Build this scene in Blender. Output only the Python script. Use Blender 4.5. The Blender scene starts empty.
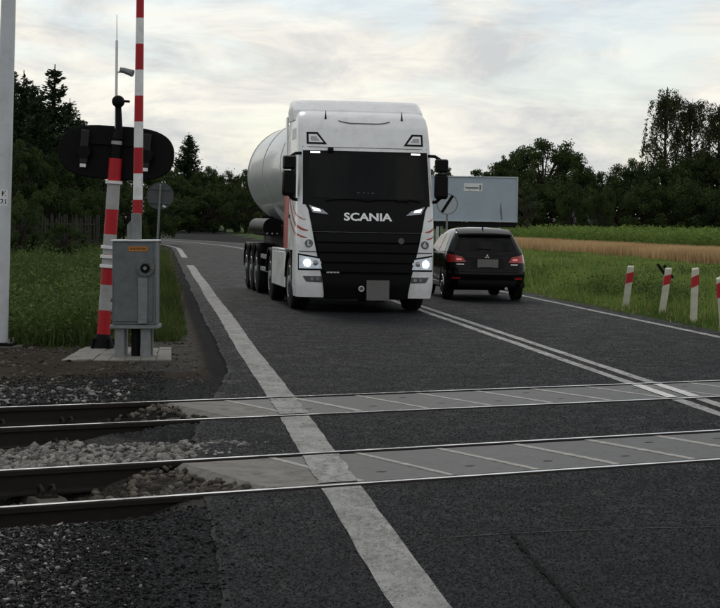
import bpy, bmesh, math, random
import numpy as np
from mathutils import Vector, Matrix

R = math.radians
scene = bpy.context.scene
random.seed(7)
rng = np.random.default_rng(11)
COL = scene.collection

# ------------------------------------------------------------------ camera
F_PX, H0, ROLL, CAM_H = 1810.0, 223.0, R(1.1), 1.65      # focal length and horizon in photo pixels (720 x 608)
cam_d = bpy.data.cameras.new('camera')
cam = bpy.data.objects.new('camera', cam_d)
COL.objects.link(cam)
scene.camera = cam
cam_d.sensor_fit = 'HORIZONTAL'
cam_d.sensor_width = 36.0
cam_d.lens = F_PX / 720.0 * 36.0
_c, _s = math.cos(ROLL), math.sin(ROLL)
cam.matrix_world = Matrix(((_c, -_s, 0, 0), (0, 0, -1, 0), (_s, _c, 0, CAM_H), (0, 0, 0, 1)))
cam_d.shift_x = -(304 - H0) * _s / 720.0
cam_d.shift_y = -(304 - H0) * _c / 720.0
cam_d.clip_start = 0.1
cam_d.clip_end = 5000.0

# ------------------------------------------------------------------ sky, sun, exposure
SUN_EL, SUN_AZ = 38.0, -18.0       # degrees; azimuth from straight ahead (+Y), negative = left
world = bpy.data.worlds.new('World')
scene.world = world
world.use_nodes = True
nt = world.node_tree
nt.nodes.clear()
def wn(t, **kw):
    n = nt.nodes.new(t)
    for k, v in kw.items():
        setattr(n, k, v)
    return n
w_out = wn('ShaderNodeOutputWorld'); w_bg = wn('ShaderNodeBackground')
w_sky = wn('ShaderNodeTexSky', sky_type='NISHITA', sun_disc=False, sun_elevation=R(SUN_EL), sun_rotation=R(SUN_AZ))
w_sky.air_density = 1.0; w_sky.dust_density = 0.6; w_sky.ozone_density = 1.5
w_co = wn('ShaderNodeTexCoord'); w_sep = wn('ShaderNodeSeparateXYZ')
nt.links.new(w_co.outputs['Generated'], w_sep.inputs[0])
def wmath(op, a, b=None, clamp=False):
    n = wn('ShaderNodeMath', operation=op, use_clamp=clamp)
    for i, v in enumerate((a, b)):
        if v is None: continue
        if isinstance(v, (int, float)): n.inputs[i].default_value = v
        else: nt.links.new(v, n.inputs[i])
    return n.outputs[0]
zc = wmath('MAXIMUM', w_sep.outputs['Z'], 0.0)
def wnoise(scale, detail, rough, dist, off, zs):
    m = wn('ShaderNodeMapping'); m.inputs['Location'].default_value = off; m.inputs['Scale'].default_value = (1, 1, zs)
    nt.links.new(w_co.outputs['Generated'], m.inputs[0])
    n = wn('ShaderNodeTexNoise'); n.inputs['Scale'].default_value = scale; n.inputs['Detail'].default_value = detail
    n.inputs['Roughness'].default_value = rough; n.inputs['Distortion'].default_value = dist
    nt.links.new(m.outputs[0], n.inputs['Vector'])
    return n.outputs['Fac']
n_big = wnoise(7.0, 9, 0.60, 0.35, (0.37, 0.21, 0.0), 3.4)        # banks of cloud
n_fine = wnoise(13.0, 9, 0.62, 0.6, (1.4, 2.2, 0.3), 3.4)         # light and dark inside them
low = wmath('MULTIPLY', wmath('SUBTRACT', 0.085, zc), 2.4, False)  # gaps close up towards the horizon
low = wmath('MINIMUM', wmath('MAXIMUM', low, -0.015), 0.3)
r_mask = wn('ShaderNodeValToRGB')
r_mask.color_ramp.elements[0].position = 0.43; r_mask.color_ramp.elements[0].color = (0.52, 0.52, 0.52, 1)
r_mask.color_ramp.elements[1].position = 0.56; r_mask.color_ramp.elements[1].color = (1, 1, 1, 1)
nt.links.new(wmath('ADD', n_big, low), r_mask.inputs[0])
r_cl = wn('ShaderNodeValToRGB')
e = r_cl.color_ramp.elements
e[0].position = 0.36; e[0].color = (6.4, 6.55, 6.6, 1)
e[1].position = 0.64; e[1].color = (9.9, 9.5, 8.5, 1)
m_ = e.new(0.5); m_.color = (8.0, 7.9, 7.5, 1)
nt.links.new(n_fine, r_cl.inputs[0])
w_mix = wn('ShaderNodeMix', data_type='RGBA')
nt.links.new(r_mask.outputs[0], w_mix.inputs['Factor'])
nt.links.new(w_sky.outputs[0], w_mix.inputs['A']); nt.links.new(r_cl.outputs[0], w_mix.inputs['B'])
w_bg.inputs['Strength'].default_value = 0.1
nt.links.new(w_mix.outputs['Result'], w_bg.inputs['Color']); nt.links.new(w_bg.outputs[0], w_out.inputs[0])

sun_d = bpy.data.lights.new('sun', 'SUN')
sun_d.energy = 0.6; sun_d.angle = R(14); sun_d.color = (1.0, 0.94, 0.84)
sun = bpy.data.objects.new('sun', sun_d); COL.objects.link(sun)
_dir = Vector((math.sin(R(SUN_AZ)) * math.cos(R(SUN_EL)), math.cos(R(SUN_AZ)) * math.cos(R(SUN_EL)), math.sin(R(SUN_EL))))
sun.rotation_euler = _dir.to_track_quat('Z', 'Y').to_euler()
sun.location = _dir * 60

vs = scene.view_settings
vs.view_transform = 'Standard'; vs.look = 'None'; vs.exposure = 0.0; vs.gamma = 1.0; vs.use_curve_mapping = False

# ------------------------------------------------------------------ pixel -> place
def unroll(u, v):
    u -= 360; v -= 304
    return _c * u + _s * v, -_s * u + _c * v - (H0 - 304)
def ground(u, v, z=0.0):
    """where the ray of a photo pixel meets the horizontal plane z"""
    a, b = unroll(u, v)
    y = F_PX * (CAM_H - z) / b
    return Vector((a * y / F_PX, y, z))
def at_depth(u, v, y):
    a, b = unroll(u, v)
    return Vector((a * y / F_PX, y, CAM_H - b * y / F_PX))

# ------------------------------------------------------------------ mesh helpers
class MB:
    def __init__(s): s.v = []; s.f = []
    def add(s, vs_, fs_):
        o = len(s.v); s.v += [tuple(p) for p in vs_]; s.f += [tuple(i + o for i in f) for f in fs_]; return s
    def box(s, c, d, rot=None):
        P = [Vector((x * d[0] / 2, y * d[1] / 2, z * d[2] / 2)) for z in (-1, 1) for y in (-1, 1) for x in (-1, 1)]
        if rot is not None: P = [rot @ p for p in P]
        P = [p + Vector(c) for p in P]
        return s.add(P, [(0, 2, 3, 1), (4, 5, 7, 6), (0, 1, 5, 4), (2, 6, 7, 3), (0, 4, 6, 2), (1, 3, 7, 5)])
    def tube(s, pts, rad, n=10, caps=True):
        pts = [Vector(p) for p in pts]
        if not hasattr(rad, '__len__'): rad = [rad] * len(pts)
        V = []; prev = None
        for i, p in enumerate(pts):
            t = (pts[min(i + 1, len(pts) - 1)] - pts[max(i - 1, 0)]).normalized()
            if prev is None:
                a = Vector((0, 0, 1)) if abs(t.z) < 0.9 else Vector((1, 0, 0))
                x = t.cross(a).normalized()
            else:
                x = (prev - t * prev.dot(t)).normalized()
            prev = x; y = t.cross(x)
            V += [p + (x * math.cos(2 * math.pi * k / n) + y * math.sin(2 * math.pi * k / n)) * rad[i] for k in range(n)]
        F = [(i * n + k, i * n + (k + 1) % n, (i + 1) * n + (k + 1) % n, (i + 1) * n + k) for i in range(len(pts) - 1) for k in range(n)]
        if caps: F += [tuple(range(n - 1, -1, -1)), tuple((len(pts) - 1) * n + k for k in range(n))]
        return s.add(V, F)
    def loft(s, rings, closed=True, cap=True):
        n = len(rings[0]); V = [p for r in rings for p in r]; F = []
        for i in range(len(rings) - 1):
            for k in range(n if closed else n - 1):
                F.append((i * n + k, i * n + (k + 1) % n, (i + 1) * n + (k + 1) % n, (i + 1) * n + k))
        if cap: F += [tuple(range(n - 1, -1, -1)), tuple((len(rings) - 1) * n + k for k in range(n))]
        return s.add(V, F)
    def grid(s, P):
        nr, nc = len(P), len(P[0])
        return s.add([p for r in P for p in r], [(i * nc + k, i * nc + k + 1, (i + 1) * nc + k + 1, (i + 1) * nc + k) for i in range(nr - 1) for k in range(nc - 1)])
    def shell(s, P, Q):
        """closed sheet: P the outer grid, Q the inner one"""
        nr, nc = len(P), len(P[0]); o = nr * nc
        V = [p for r in P for p in r] + [p for r in Q for p in r]; F = []
        for i in range(nr - 1):
            for k in range(nc - 1):
                a, b, c, d = i * nc + k, i * nc + k + 1, (i + 1) * nc + k + 1, (i + 1) * nc + k
                F += [(a, b, c, d), (o + d, o + c, o + b, o + a)]
        rim = [(0, k) for k in range(nc)] + [(i, nc - 1) for i in range(1, nr)] + [(nr - 1, k) for k in range(nc - 2, -1, -1)] + [(i, 0) for i in range(nr - 2, 0, -1)]
        ids = [i * nc + k for i, k in rim]
        for j in range(len(ids)):
            a, b = ids[j], ids[(j + 1) % len(ids)]; F.append((b, a, o + a, o + b))
        return s.add(V, F)
    def prism(s, poly, fn, d0, d1):
        """2-D polygon through fn(a, b, depth)"""
        return s.loft([[fn(a, b, d0) for a, b in poly], [fn(a, b, d1) for a, b in poly]])
    def mesh(s, name, sharp=35, fix=True):
        me = bpy.data.meshes.new(name); me.from_pydata(s.v, [], s.f)
        if fix:
            bm = bmesh.new(); bm.from_mesh(me); bmesh.ops.recalc_face_normals(bm, faces=bm.faces); bm.to_mesh(me); bm.free()
        if sharp:
            me.shade_smooth(); me.set_sharp_from_angle(angle=R(sharp))
        return me
    def build(s, name, m, parent=None, sharp=35, bevel=0.0, fix=True, segs=2):
        return obj(name, s.mesh(name, sharp, fix), m, parent, bevel, segs)
def obj(name, me, m, parent=None, bevel=0.0, segs=2):
    o = bpy.data.objects.new(name, me); COL.objects.link(o)
    if m is not None and not me.materials: me.materials.append(m)
    if parent is not None: o.parent = parent
    if bevel:
        b = o.modifiers.new('bevel', 'BEVEL'); b.width = bevel; b.segments = segs; b.limit_method = 'ANGLE'; b.angle_limit = R(40); b.harden_normals = False
    return o
def raw(name, V, F3, m, parent=None, smooth=False, attr=None):
    """fast triangle/quad soup from numpy arrays"""
    V = np.asarray(V, np.float32); F3 = np.asarray(F3, np.int32); k = F3.shape[1]
    me = bpy.data.meshes.new(name)
    me.vertices.add(len(V)); me.vertices.foreach_set('co', V.ravel())
    me.loops.add(F3.size); me.loops.foreach_set('vertex_index', F3.ravel())
    me.polygons.add(len(F3)); me.polygons.foreach_set('loop_start', np.arange(0, F3.size, k, dtype=np.int32))
    if attr is not None:
        a = me.attributes.new('tint', 'FLOAT', 'POINT'); a.data.foreach_set('value', np.asarray(attr, np.float32))
    me.update(calc_edges=True)
    if smooth: me.shade_smooth()
    return obj(name, me, m, parent)
def empty(name, loc=(0, 0, 0), rz=0.0, rot=None):
    o = bpy.data.objects.new(name, None); COL.objects.link(o)
    o.location = loc; o.rotation_euler = rot if rot is not None else (0, 0, rz); o.empty_display_size = 0.2
    return o
def tag(o, label=None, cat=None, group=None, kind=None):
    for k, v in (('label', label), ('category', cat), ('group', group), ('kind', kind)):
        if v: o[k] = v
    return o
def copy_tree(o, parent=None):
    c = o.copy(); COL.objects.link(c); c.parent = parent
    for ch in list(o.children): copy_tree(ch, c)
    return c
def text_mesh(s, size, extrude=0.004, bold=0.0, sx=1.0):
    cu = bpy.data.curves.new('lettering', 'FONT'); cu.body = s; cu.size = size; cu.extrude = extrude; cu.offset = bold
    cu.align_x = 'CENTER'; cu.align_y = 'CENTER'; cu.resolution_u = 3
    o = bpy.data.objects.new('lettering', cu); COL.objects.link(o)
    bpy.context.view_layer.update()
    me = bpy.data.meshes.new_from_object(o.evaluated_get(bpy.context.evaluated_depsgraph_get()))
    bpy.data.objects.remove(o); bpy.data.curves.remove(cu)
    me.transform(Matrix.Diagonal((sx, 1, 1, 1)))
    me.materials.clear()
    return me

# ------------------------------------------------------------------ materials
MATS = {}
def pm(name, col, rough=0.6, metal=0.0, var=0.18, scale=6.0, bump=0.0, bscale=60.0, coat=0.0, dirt=None, spec=0.3, emit=None, rvar=0.08):
    """principled material with two scales of colour unevenness, uneven gloss and a fine relief"""
    m = bpy.data.materials.new(name); m.use_nodes = True; MATS[name] = m
    t = m.node_tree; b = t.nodes['Principled BSDF']
    def N(ty): return t.nodes.new(ty)
    co = N('ShaderNodeTexCoord').outputs['Object']
    n1 = N('ShaderNodeTexNoise'); n1.inputs['Scale'].default_value = scale; n1.inputs['Detail'].default_value = 6; n1.inputs['Roughness'].default_value = 0.65
    t.links.new(co, n1.inputs['Vector'])
    mr = N('ShaderNodeMapRange'); mr.inputs['From Min'].default_value = 0.3; mr.inputs['From Max'].default_value = 0.7
    mr.inputs['To Min'].default_value = 1 - var; mr.inputs['To Max'].default_value = 1 + var
    t.links.new(n1.outputs['Fac'], mr.inputs['Value'])
    mul = N('ShaderNodeMix'); mul.data_type = 'RGBA'; mul.blend_type = 'MULTIPLY'; mul.inputs['Factor'].default_value = 1
    mul.inputs['A'].default_value = (*col, 1); t.links.new(mr.outputs[0], mul.inputs['B'])
    cur = mul.outputs['Result']
    if dirt:                                    # (colour, amount, scale)
        n2 = N('ShaderNodeTexNoise'); n2.inputs['Scale'].default_value = dirt[2]; n2.inputs['Detail'].default_value = 8; n2.inputs['Roughness'].default_value = 0.7
        t.links.new(co, n2.inputs['Vector'])
        r2 = N('ShaderNodeMapRange'); r2.inputs['From Min'].default_value = 0.48; r2.inputs['From Max'].default_value = 0.72; r2.inputs['To Max'].default_value = dirt[1]
        t.links.new(n2.outputs['Fac'], r2.inputs['Value'])
        mx = N('ShaderNodeMix'); mx.data_type = 'RGBA'; mx.inputs['B'].default_value = (*dirt[0], 1)
        t.links.new(r2.outputs[0], mx.inputs['Factor']); t.links.new(cur, mx.inputs['A']); cur = mx.outputs['Result']
    t.links.new(cur, b.inputs['Base Color'])
    rr = N('ShaderNodeMapRange'); rr.inputs['From Min'].default_value = 0.3; rr.inputs['From Max'].default_value = 0.7
    rr.inputs['To Min'].default_value = max(0.02, rough - rvar); rr.inputs['To Max'].default_value = min(1, rough + rvar)
    t.links.new(n1.outputs['Fac'], rr.inputs['Value']); t.links.new(rr.outputs[0], b.inputs['Roughness'])
    b.inputs['Metallic'].default_value = metal; b.inputs['Specular IOR Level'].default_value = spec
    b.inputs['Coat Weight'].default_value = coat; b.inputs['Coat Roughness'].default_value = 0.06
    if bump:
        n3 = N('ShaderNodeTexNoise'); n3.inputs['Scale'].default_value = bscale; n3.inputs['Detail'].default_value = 4
        t.links.new(co, n3.inputs['Vector'])
        bp = N('ShaderNodeBump'); bp.inputs['Strength'].default_value = bump; bp.inputs['Distance'].default_value = 0.01
        t.links.new(n3.outputs['Fac'], bp.inputs['Height']); t.links.new(bp.outputs[0], b.inputs['Normal'])
    if emit:
        b.inputs['Emission Color'].default_value = (*emit[0], 1); b.inputs['Emission Strength'].default_value = emit[1]
    return m
def leafmat(name, dark, light, trans=0.25, rough=0.55, dry=None):
    """two-sided leaf: colour varies leaf by leaf through the 'tint' attribute"""
    m = bpy.data.materials.new(name); m.use_nodes = True; MATS[name] = m
    t = m.node_tree; b = t.nodes['Principled BSDF']; out = t.nodes['Material Output']
    a = t.nodes.new('ShaderNodeAttribute'); a.attribute_name = 'tint'
    r = t.nodes.new('ShaderNodeValToRGB'); r.color_ramp.elements[0].color = (*dark, 1); r.color_ramp.elements[1].color = (*light, 1)
    if dry: r.color_ramp.elements[1].position = 0.82; x_ = r.color_ramp.elements.new(1.0); x_.color = (*dry, 1)
    t.links.new(a.outputs['Fac'], r.inputs[0]); t.links.new(r.outputs[0], b.inputs['Base Color'])
    b.inputs['Roughness'].default_value = max(rough, 0.7); b.inputs['Specular IOR Level'].default_value = 0.08
    tr = t.nodes.new('ShaderNodeBsdfTranslucent'); t.links.new(r.outputs[0], tr.inputs['Color'])
    mx = t.nodes.new('ShaderNodeMixShader'); mx.inputs[0].default_value = trans
    t.links.new(b.outputs[0], mx.inputs[1]); t.links.new(tr.outputs[0], mx.inputs[2]); t.links.new(mx.outputs[0], out.inputs['Surface'])
    return m

# ------------------------------------------------------------------ plan: road and rail directions
ROAD_A, RAIL_A = R(6.4), R(31.0)
D = Vector((-math.sin(ROAD_A), math.cos(ROAD_A), 0)); Nn = Vector((math.cos(ROAD_A), math.sin(ROAD_A), 0))     # along, across the road
RD = Vector((math.cos(RAIL_A), math.sin(RAIL_A), 0)); RN = Vector((-math.sin(RAIL_A), math.cos(RAIL_A), 0))    # along, across the rails
RAILS = [9.80, 11.22, 13.49, 14.93]                       # distance of the rail centres, nearest first
LINE_L, LINE_R = 1.04, 1.30                               # left edge line
CEN_A, CEN_B = 5.03, 5.29
EDGE_R = 8.62
def rail_pt(d, n, z=0.0): return RD * d + RN * n + Vector((0, 0, z))
def road_t(q, n):
    """station where the road column q crosses the rail-parallel n"""
    return (n - q * Nn.dot(RN)) / D.dot(RN)
T_CURVE, R_CURVE = 100.0, 190.0
def road_pt(q, t, z=0.0):
    if t <= T_CURVE: return Nn * q + D * t + Vector((0, 0, z))
    qc = 5.0 - R_CURVE; a = (t - T_CURVE) / R_CURVE        # bends to the left
    c = Nn * qc + D * T_CURVE; r = q - qc
    return c + (Nn * math.cos(a) + D * math.sin(a)) * r + Vector((0, 0, z))
def vnoise(x, y, seed=0):
    def h(i, k):
        n = np.sin(i * 127.1 + k * 311.7 + seed * 74.7) * 43758.5453
        return n - np.floor(n)
    xi, yi = np.floor(x), np.floor(y); xf, yf = x - xi, y - yi
    u, w = xf * xf * (3 - 2 * xf), yf * yf * (3 - 2 * yf)
    return (h(xi, yi) * (1 - u) + h(xi + 1, yi) * u) * (1 - w) + (h(xi, yi + 1) * (1 - u) + h(xi + 1, yi + 1) * u) * w
def sstep(a, b, x): 
    t = np.clip((x - a) / (b - a), 0, 1); return t * t * (3 - 2 * t)

# left ends of the panels, measured along the rails
END_NEAR = (ground(190, 466).dot(RD)); END_FAR = (ground(165, 402.5).dot(RD))

def ground_h(X, Y):
    d = X * RD.x + Y * RD.y; n = X * RN.x + Y * RN.y; q = X * Nn.x + Y * Nn.y
    un = vnoise(X * 1.3, Y * 1.3, 1) * 0.6 + vnoise(X * 4, Y * 4, 2) * 0.4
    # open track left of the crossing: the bed lies below the rail heads
    left = sstep(0.15, -0.9, d - np.where(n < 12.4, END_NEAR, END_FAR) - (un - 0.5) * 0.5)
    inn = sstep(9.15, 9.72, n) * sstep(15.35, 15.0, n)
    mid = np.where((n > 11.3) & (n < 13.42), 0.70 - 0.45 * sstep(11.3, 13.3, n), 0.0)     # the bed between the tracks stands higher
    left = np.where(n < 9.85, sstep(-0.35, -1.5, d - END_NEAR - (un - 0.5) * 0.6), left)
    left_mid = np.where((n > 11.3) & (n < 13.4), sstep(1.2, -0.9, d - END_NEAR - (un - 0.5) * 1.2), left)
    h = -0.215 * inn * left_mid * (1 - mid)
    # under the crossing panels
    pan = (((n > RAILS[0] - 0.06) & (n < RAILS[1] + 0.06) & (d > END_NEAR - 0.05)) | ((n > RAILS[2] - 0.06) & (n < RAILS[3] + 0.06) & (d > END_FAR - 0.05)))
    h = np.where(pan & (d < 16.6), np.minimum(h, -0.2), h)
    rough = (un - 0.5) * 0.03
    road = sstep(0.5, 1.0, q) * sstep(9.2, 8.8, q)
    h = h - 0.007 - 0.009 * sstep(0.2, -0.8, q) + rough * sstep(0.4, -0.8, q) + rough * sstep(9.0, 9.6, q) - 0.03 * road
    h += sstep(9.3, 11.5, q) * 0.10 * vnoise(X * 0.25, Y * 0.25, 4) + sstep(0.0, -3.0, q) * sstep(26, 32, Y) * 0.22 * vnoise(X * 0.35, Y * 0.2, 5)
    return h

# ------------------------------------------------------------------ surface materials
def surface(name):
    m = bpy.data.materials.new(name); m.use_nodes = True; t = m.node_tree; b = t.nodes['Principled BSDF']
    co = t.nodes.new('ShaderNodeTexCoord').outputs['Object']
    def noise(sc, det=5, ro=0.6, dist=0.0, vec=None):
        n = t.nodes.new('ShaderNodeTexNoise'); n.inputs['Scale'].default_value = sc; n.inputs['Detail'].default_value = det
        n.inputs['Roughness'].default_value = ro; n.inputs['Distortion'].default_value = dist
        t.links.new(vec or co, n.inputs['Vector']); return n.outputs['Fac']
    def ramp(f, stops):
        r = t.nodes.new('ShaderNodeValToRGB'); el = r.color_ramp.elements
        while len(el) < len(stops): el.new(0.5)
        for e_, (p, c) in zip(el, stops): e_.position = p; e_.color = (*c, 1) if len(c) == 3 else c
        t.links.new(f, r.inputs[0]); return r.outputs[0]
    def mix(f, a, b_, bl='MIX'):
        n = t.nodes.new('ShaderNodeMix'); n.data_type = 'RGBA'; n.blend_type = bl
        for k, v in (('Factor', f), ('A', a), ('B', b_)):
            if isinstance(v, (int, float)): n.inputs[k].default_value = v
            elif isinstance(v, tuple): n.inputs[k].default_value = (*v, 1)
            else: t.links.new(v, n.inputs[k])
        return n.outputs['Result']
    def bump(h, st, dist=0.01):
        bp = t.nodes.new('ShaderNodeBump'); bp.inputs['Strength'].default_value = st; bp.inputs['Distance'].default_value = dist
        t.links.new(h, bp.inputs['Height']); t.links.new(bp.outputs[0], b.inputs['Normal'])
    def scaled(s):
        mp = t.nodes.new('ShaderNodeMapping'); mp.inputs['Scale'].default_value = s; t.links.new(co, mp.inputs[0]); return mp.outputs[0]
    def math_(op, a, b_=None):
        n = t.nodes.new('ShaderNodeMath'); n.operation = op; n.use_clamp = True
        for i, v in enumerate((a, b_)):
            if v is None: continue
            if isinstance(v, (int, float)): n.inputs[i].default_value = v
            else: t.links.new(v, n.inputs[i])
        return n.outputs[0]
    return m, t, b, noise, ramp, mix, bump, scaled, math_

def asphalt(name, base=0.0100, tone=(0.86, 0.98, 1.17), rough=0.64):
    m, t, b, noise, ramp, mix, bump, scaled, math_ = surface(name)
    c = lambda k: tuple(base * k * x for x in tone)
    big = ramp(noise(0.45, 6, 0.65, 0.4), [(0.3, c(0.70)), (0.7, c(1.35))])
    lanes = ramp(noise(1.0, 4, 0.6, 0.0, scaled((2.2, 0.10, 1))), [(0.35, (0.78,) * 3), (0.65, (1.24,) * 3)])
    spk = ramp(noise(60, 4, 0.8, 0.0, scaled((1, 0.4, 1))), [(0.34, (0.15,) * 3), (0.47, (0.7,) * 3), (0.57, (1.7,) * 3), (0.66, (4.6,) * 3)])
    spk2 = ramp(noise(21, 5, 0.8), [(0.3, (0.6,) * 3), (0.7, (1.4,) * 3)])
    stain = ramp(noise(1.3, 7, 0.72, 1.2), [(0.30, (0.55,) * 3), (0.45, (1.0,) * 3), (0.62, (1.0,) * 3), (0.74, (1.7,) * 3)])
    col = mix(1.0, mix(1.0, mix(1.0, mix(1.0, big, lanes, 'MULTIPLY'), spk, 'MULTIPLY'), spk2, 'MULTIPLY'), stain, 'MULTIPLY')
    t.links.new(col, b.inputs['Base Color'])
    rr = ramp(noise(2.4, 6, 0.7, 0.6), [(0.3, (rough - 0.14,) * 3), (0.7, (rough + 0.16,) * 3)]); t.links.new(rr, b.inputs['Roughness'])
    b.inputs['Specular IOR Level'].default_value = 0.10
    bump(noise(52, 5, 0.8), 1.0, 0.022)
    return m
M_ASPH = asphalt('asphalt')
M_TAR = pm('tar_seam', (0.004, 0.004, 0.004), 0.9, var=0.3, scale=20, spec=0.05)

def road_paint(name, wear, bright=0.62):
    """worn white paint: the asphalt shows through where it has gone"""
    m, t, b, noise, ramp, mix, bump, scaled, math_ = surface(name)
    w = math_('ADD', math_('MULTIPLY', noise(24, 7, 0.85, 0.0, scaled((1, 0.4, 1))), 0.6), math_('MULTIPLY', noise(4.5, 5, 0.75, 0.8, scaled((1, 0.5, 1))), 0.5))
    f = ramp(w, [(wear - 0.04, (1,) * 3), (wear + 0.09, (0.12,) * 3)])
    pc = ramp(noise(2.2, 5, 0.7), [(0.3, (bright * 0.55,) * 3), (0.7, (bright, bright, bright * 0.97))])
    ac = ramp(noise(95, 3, 0.7), [(0.36, (0.03,) * 3), (0.7, (0.11,) * 3)])
    t.links.new(mix(f, ac, pc), b.inputs['Base Color']); b.inputs['Roughness'].default_value = 0.7
    bump(noise(85, 4, 0.75), 0.5, 0.004)
    return m
M_PAINT = road_paint('worn_line_paint', 0.545, 0.30)
M_PAINT2 = road_paint('centre_line_paint', 0.545, 0.42)
M_PAINT3 = road_paint('fresh_line_paint', 0.64, 0.75)

# ground: zones come from the 'zone' colour (r grass, g dark millings, b pale gravel; rest bare earth)
def ground_material():
    m, t, b, noise, ramp, mix, bump, scaled, math_ = surface('ground_surface')
    a = t.nodes.new('ShaderNodeAttribute'); a.attribute_name = 'zone'
    sp = t.nodes.new('ShaderNodeSeparateColor'); t.links.new(a.outputs['Color'], sp.inputs[0])
    earth = mix(1.0, ramp(noise(2.2, 7, 0.7), [(0.3, (0.024, 0.018, 0.013)), (0.7, (0.062, 0.049, 0.037))]), ramp(noise(45, 4, 0.8), [(0.35, (0.55,) * 3), (0.68, (1.55,) * 3)]), 'MULTIPLY')
    mill = mix(1.0, ramp(noise(1.4, 6, 0.7), [(0.3, (0.007, 0.0074, 0.0082)), (0.7, (0.017, 0.0178, 0.0195))]), ramp(noise(60, 5, 0.85), [(0.36, (0.3,) * 3), (0.52, (1.0,) * 3), (0.64, (4.0,) * 3)]), 'MULTIPLY')
    grav = mix(1.0, ramp(noise(3.0, 6, 0.7), [(0.3, (0.045, 0.043, 0.040)), (0.7, (0.12, 0.115, 0.105))]), ramp(noise(48, 4, 0.8), [(0.38, (0.4,) * 3), (0.64, (1.6,) * 3)]), 'MULTIPLY')
    grass = mix(1.0, ramp(noise(0.5, 8, 0.75), [(0.3, (0.026, 0.045, 0.012)), (0.55, (0.050, 0.078, 0.022)), (0.75, (0.085, 0.105, 0.038))]), ramp(noise(14, 5, 0.8), [(0.3, (0.6,) * 3), (0.7, (1.35,) * 3)]), 'MULTIPLY')
    br = noise(5.0, 7, 0.8)
    def zone(o): return ramp(math_('ADD', o, math_('SUBTRACT', math_('MULTIPLY', br, 0.8), 0.4)), [(0.38, (0,) * 3), (0.58, (1,) * 3)])
    col = mix(zone(sp.outputs[2]), earth, grav); col = mix(zone(sp.outputs[1]), col, mill); col = mix(zone(sp.outputs[0]), col, grass)
    t.links.new(col, b.inputs['Base Color']); b.inputs['Roughness'].default_value = 0.95; b.inputs['Specular IOR Level'].default_value = 0.08
    bump(noise(42, 6, 0.85), 1.0, 0.035)
    return m

# ------------------------------------------------------------------ ground sheet
def axis(lo, hi, step, far_lo, far_hi):
    a = list(np.arange(lo, hi + 1e-6, step)); s = step
    while a[-1] < far_hi: s *= 1.13; a.append(a[-1] + s)
    s = step; b = []
    x = lo
    while x > far_lo: s *= 1.13; x -= s; b.append(x)
    return np.array(b[::-1] + a)
gx, gy = axis(-7.5, 7.0, 0.11, -1500, 1500), axis(6.5, 27.0, 0.11, -300, 2500)
GX, GY = np.meshgrid(gx, gy)
GZ = ground_h(GX, GY)
def zones(X, Y):
    d = X * RD.x + Y * RD.y; n = X * RN.x + Y * RN.y; q = X * Nn.x + Y * Nn.y
    w = (vnoise(X * 0.8, Y * 0.8, 7) - 0.5)
    # the driveway that joins on the left
    drive = (sstep(67.5, 68.5, Y - X * 0.0) * sstep(78, 77, Y)) * sstep(0.5, 0.0, q)
    gl = sstep(0.62, 0.25, q + w * 0.35) * sstep(23.0 , 24.8, Y + w * 3.2 + 1.6 * (vnoise(X * 2.6, Y * 2.6, 17) - 0.5) - 1.3 * sstep(-3.4, -2.6, X)) * (1 - drive)
    gr = sstep(8.95, 9.35, q + w * 0.35)
    mill = (q < 9.4) * sstep(17.6, 16.6, n + w * 1.6)
    bed = sstep(9.25, 9.7, n) * sstep(15.5, 15.0, n) * sstep(0.9, 0.0, d - END_NEAR)
    bed = np.maximum(bed, sstep(0.30, 0.55, vnoise(X * 0.5, Y * 0.5, 9) ) * sstep(7.6, 6.9, Y) * sstep(-0.2, -0.6, q) * 0.55)
    r = np.maximum(gl, gr) * (1 - (n < 15.6) * (q < 9)); r = np.clip(r, 0, 1)
    g = np.clip(mill * (1 - bed), 0, 1); b = np.clip(np.maximum(np.maximum(bed, drive * 0.9), sstep(-1.2, 0.2, q) * sstep(16.5, 18.5, n) * 0.62 ), 0, 1)
    far = sstep(0.4, 0.8, q) * sstep(9.0, 8.6, q)                # under the road
    return np.stack([r * (1 - far), np.maximum(g, far), b * (1 - far), np.ones_like(r)], -1)
gv = np.stack([GX, GY, GZ], -1).reshape(-1, 3)
nr_, nc_ = GX.shape
ii, kk = np.meshgrid(np.arange(nr_ - 1), np.arange(nc_ - 1), indexing='ij')
gf = np.stack([ii * nc_ + kk, ii * nc_ + kk + 1, (ii + 1) * nc_ + kk + 1, (ii + 1) * nc_ + kk], -1).reshape(-1, 4)
g_obj = raw('ground', gv, gf, ground_material(), smooth=True)
za = g_obj.data.attributes.new('zone', 'FLOAT_COLOR', 'POINT')
za.data.foreach_set('color', zones(GX, GY).astype(np.float32).ravel())
tag(g_obj, kind='structure')

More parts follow.
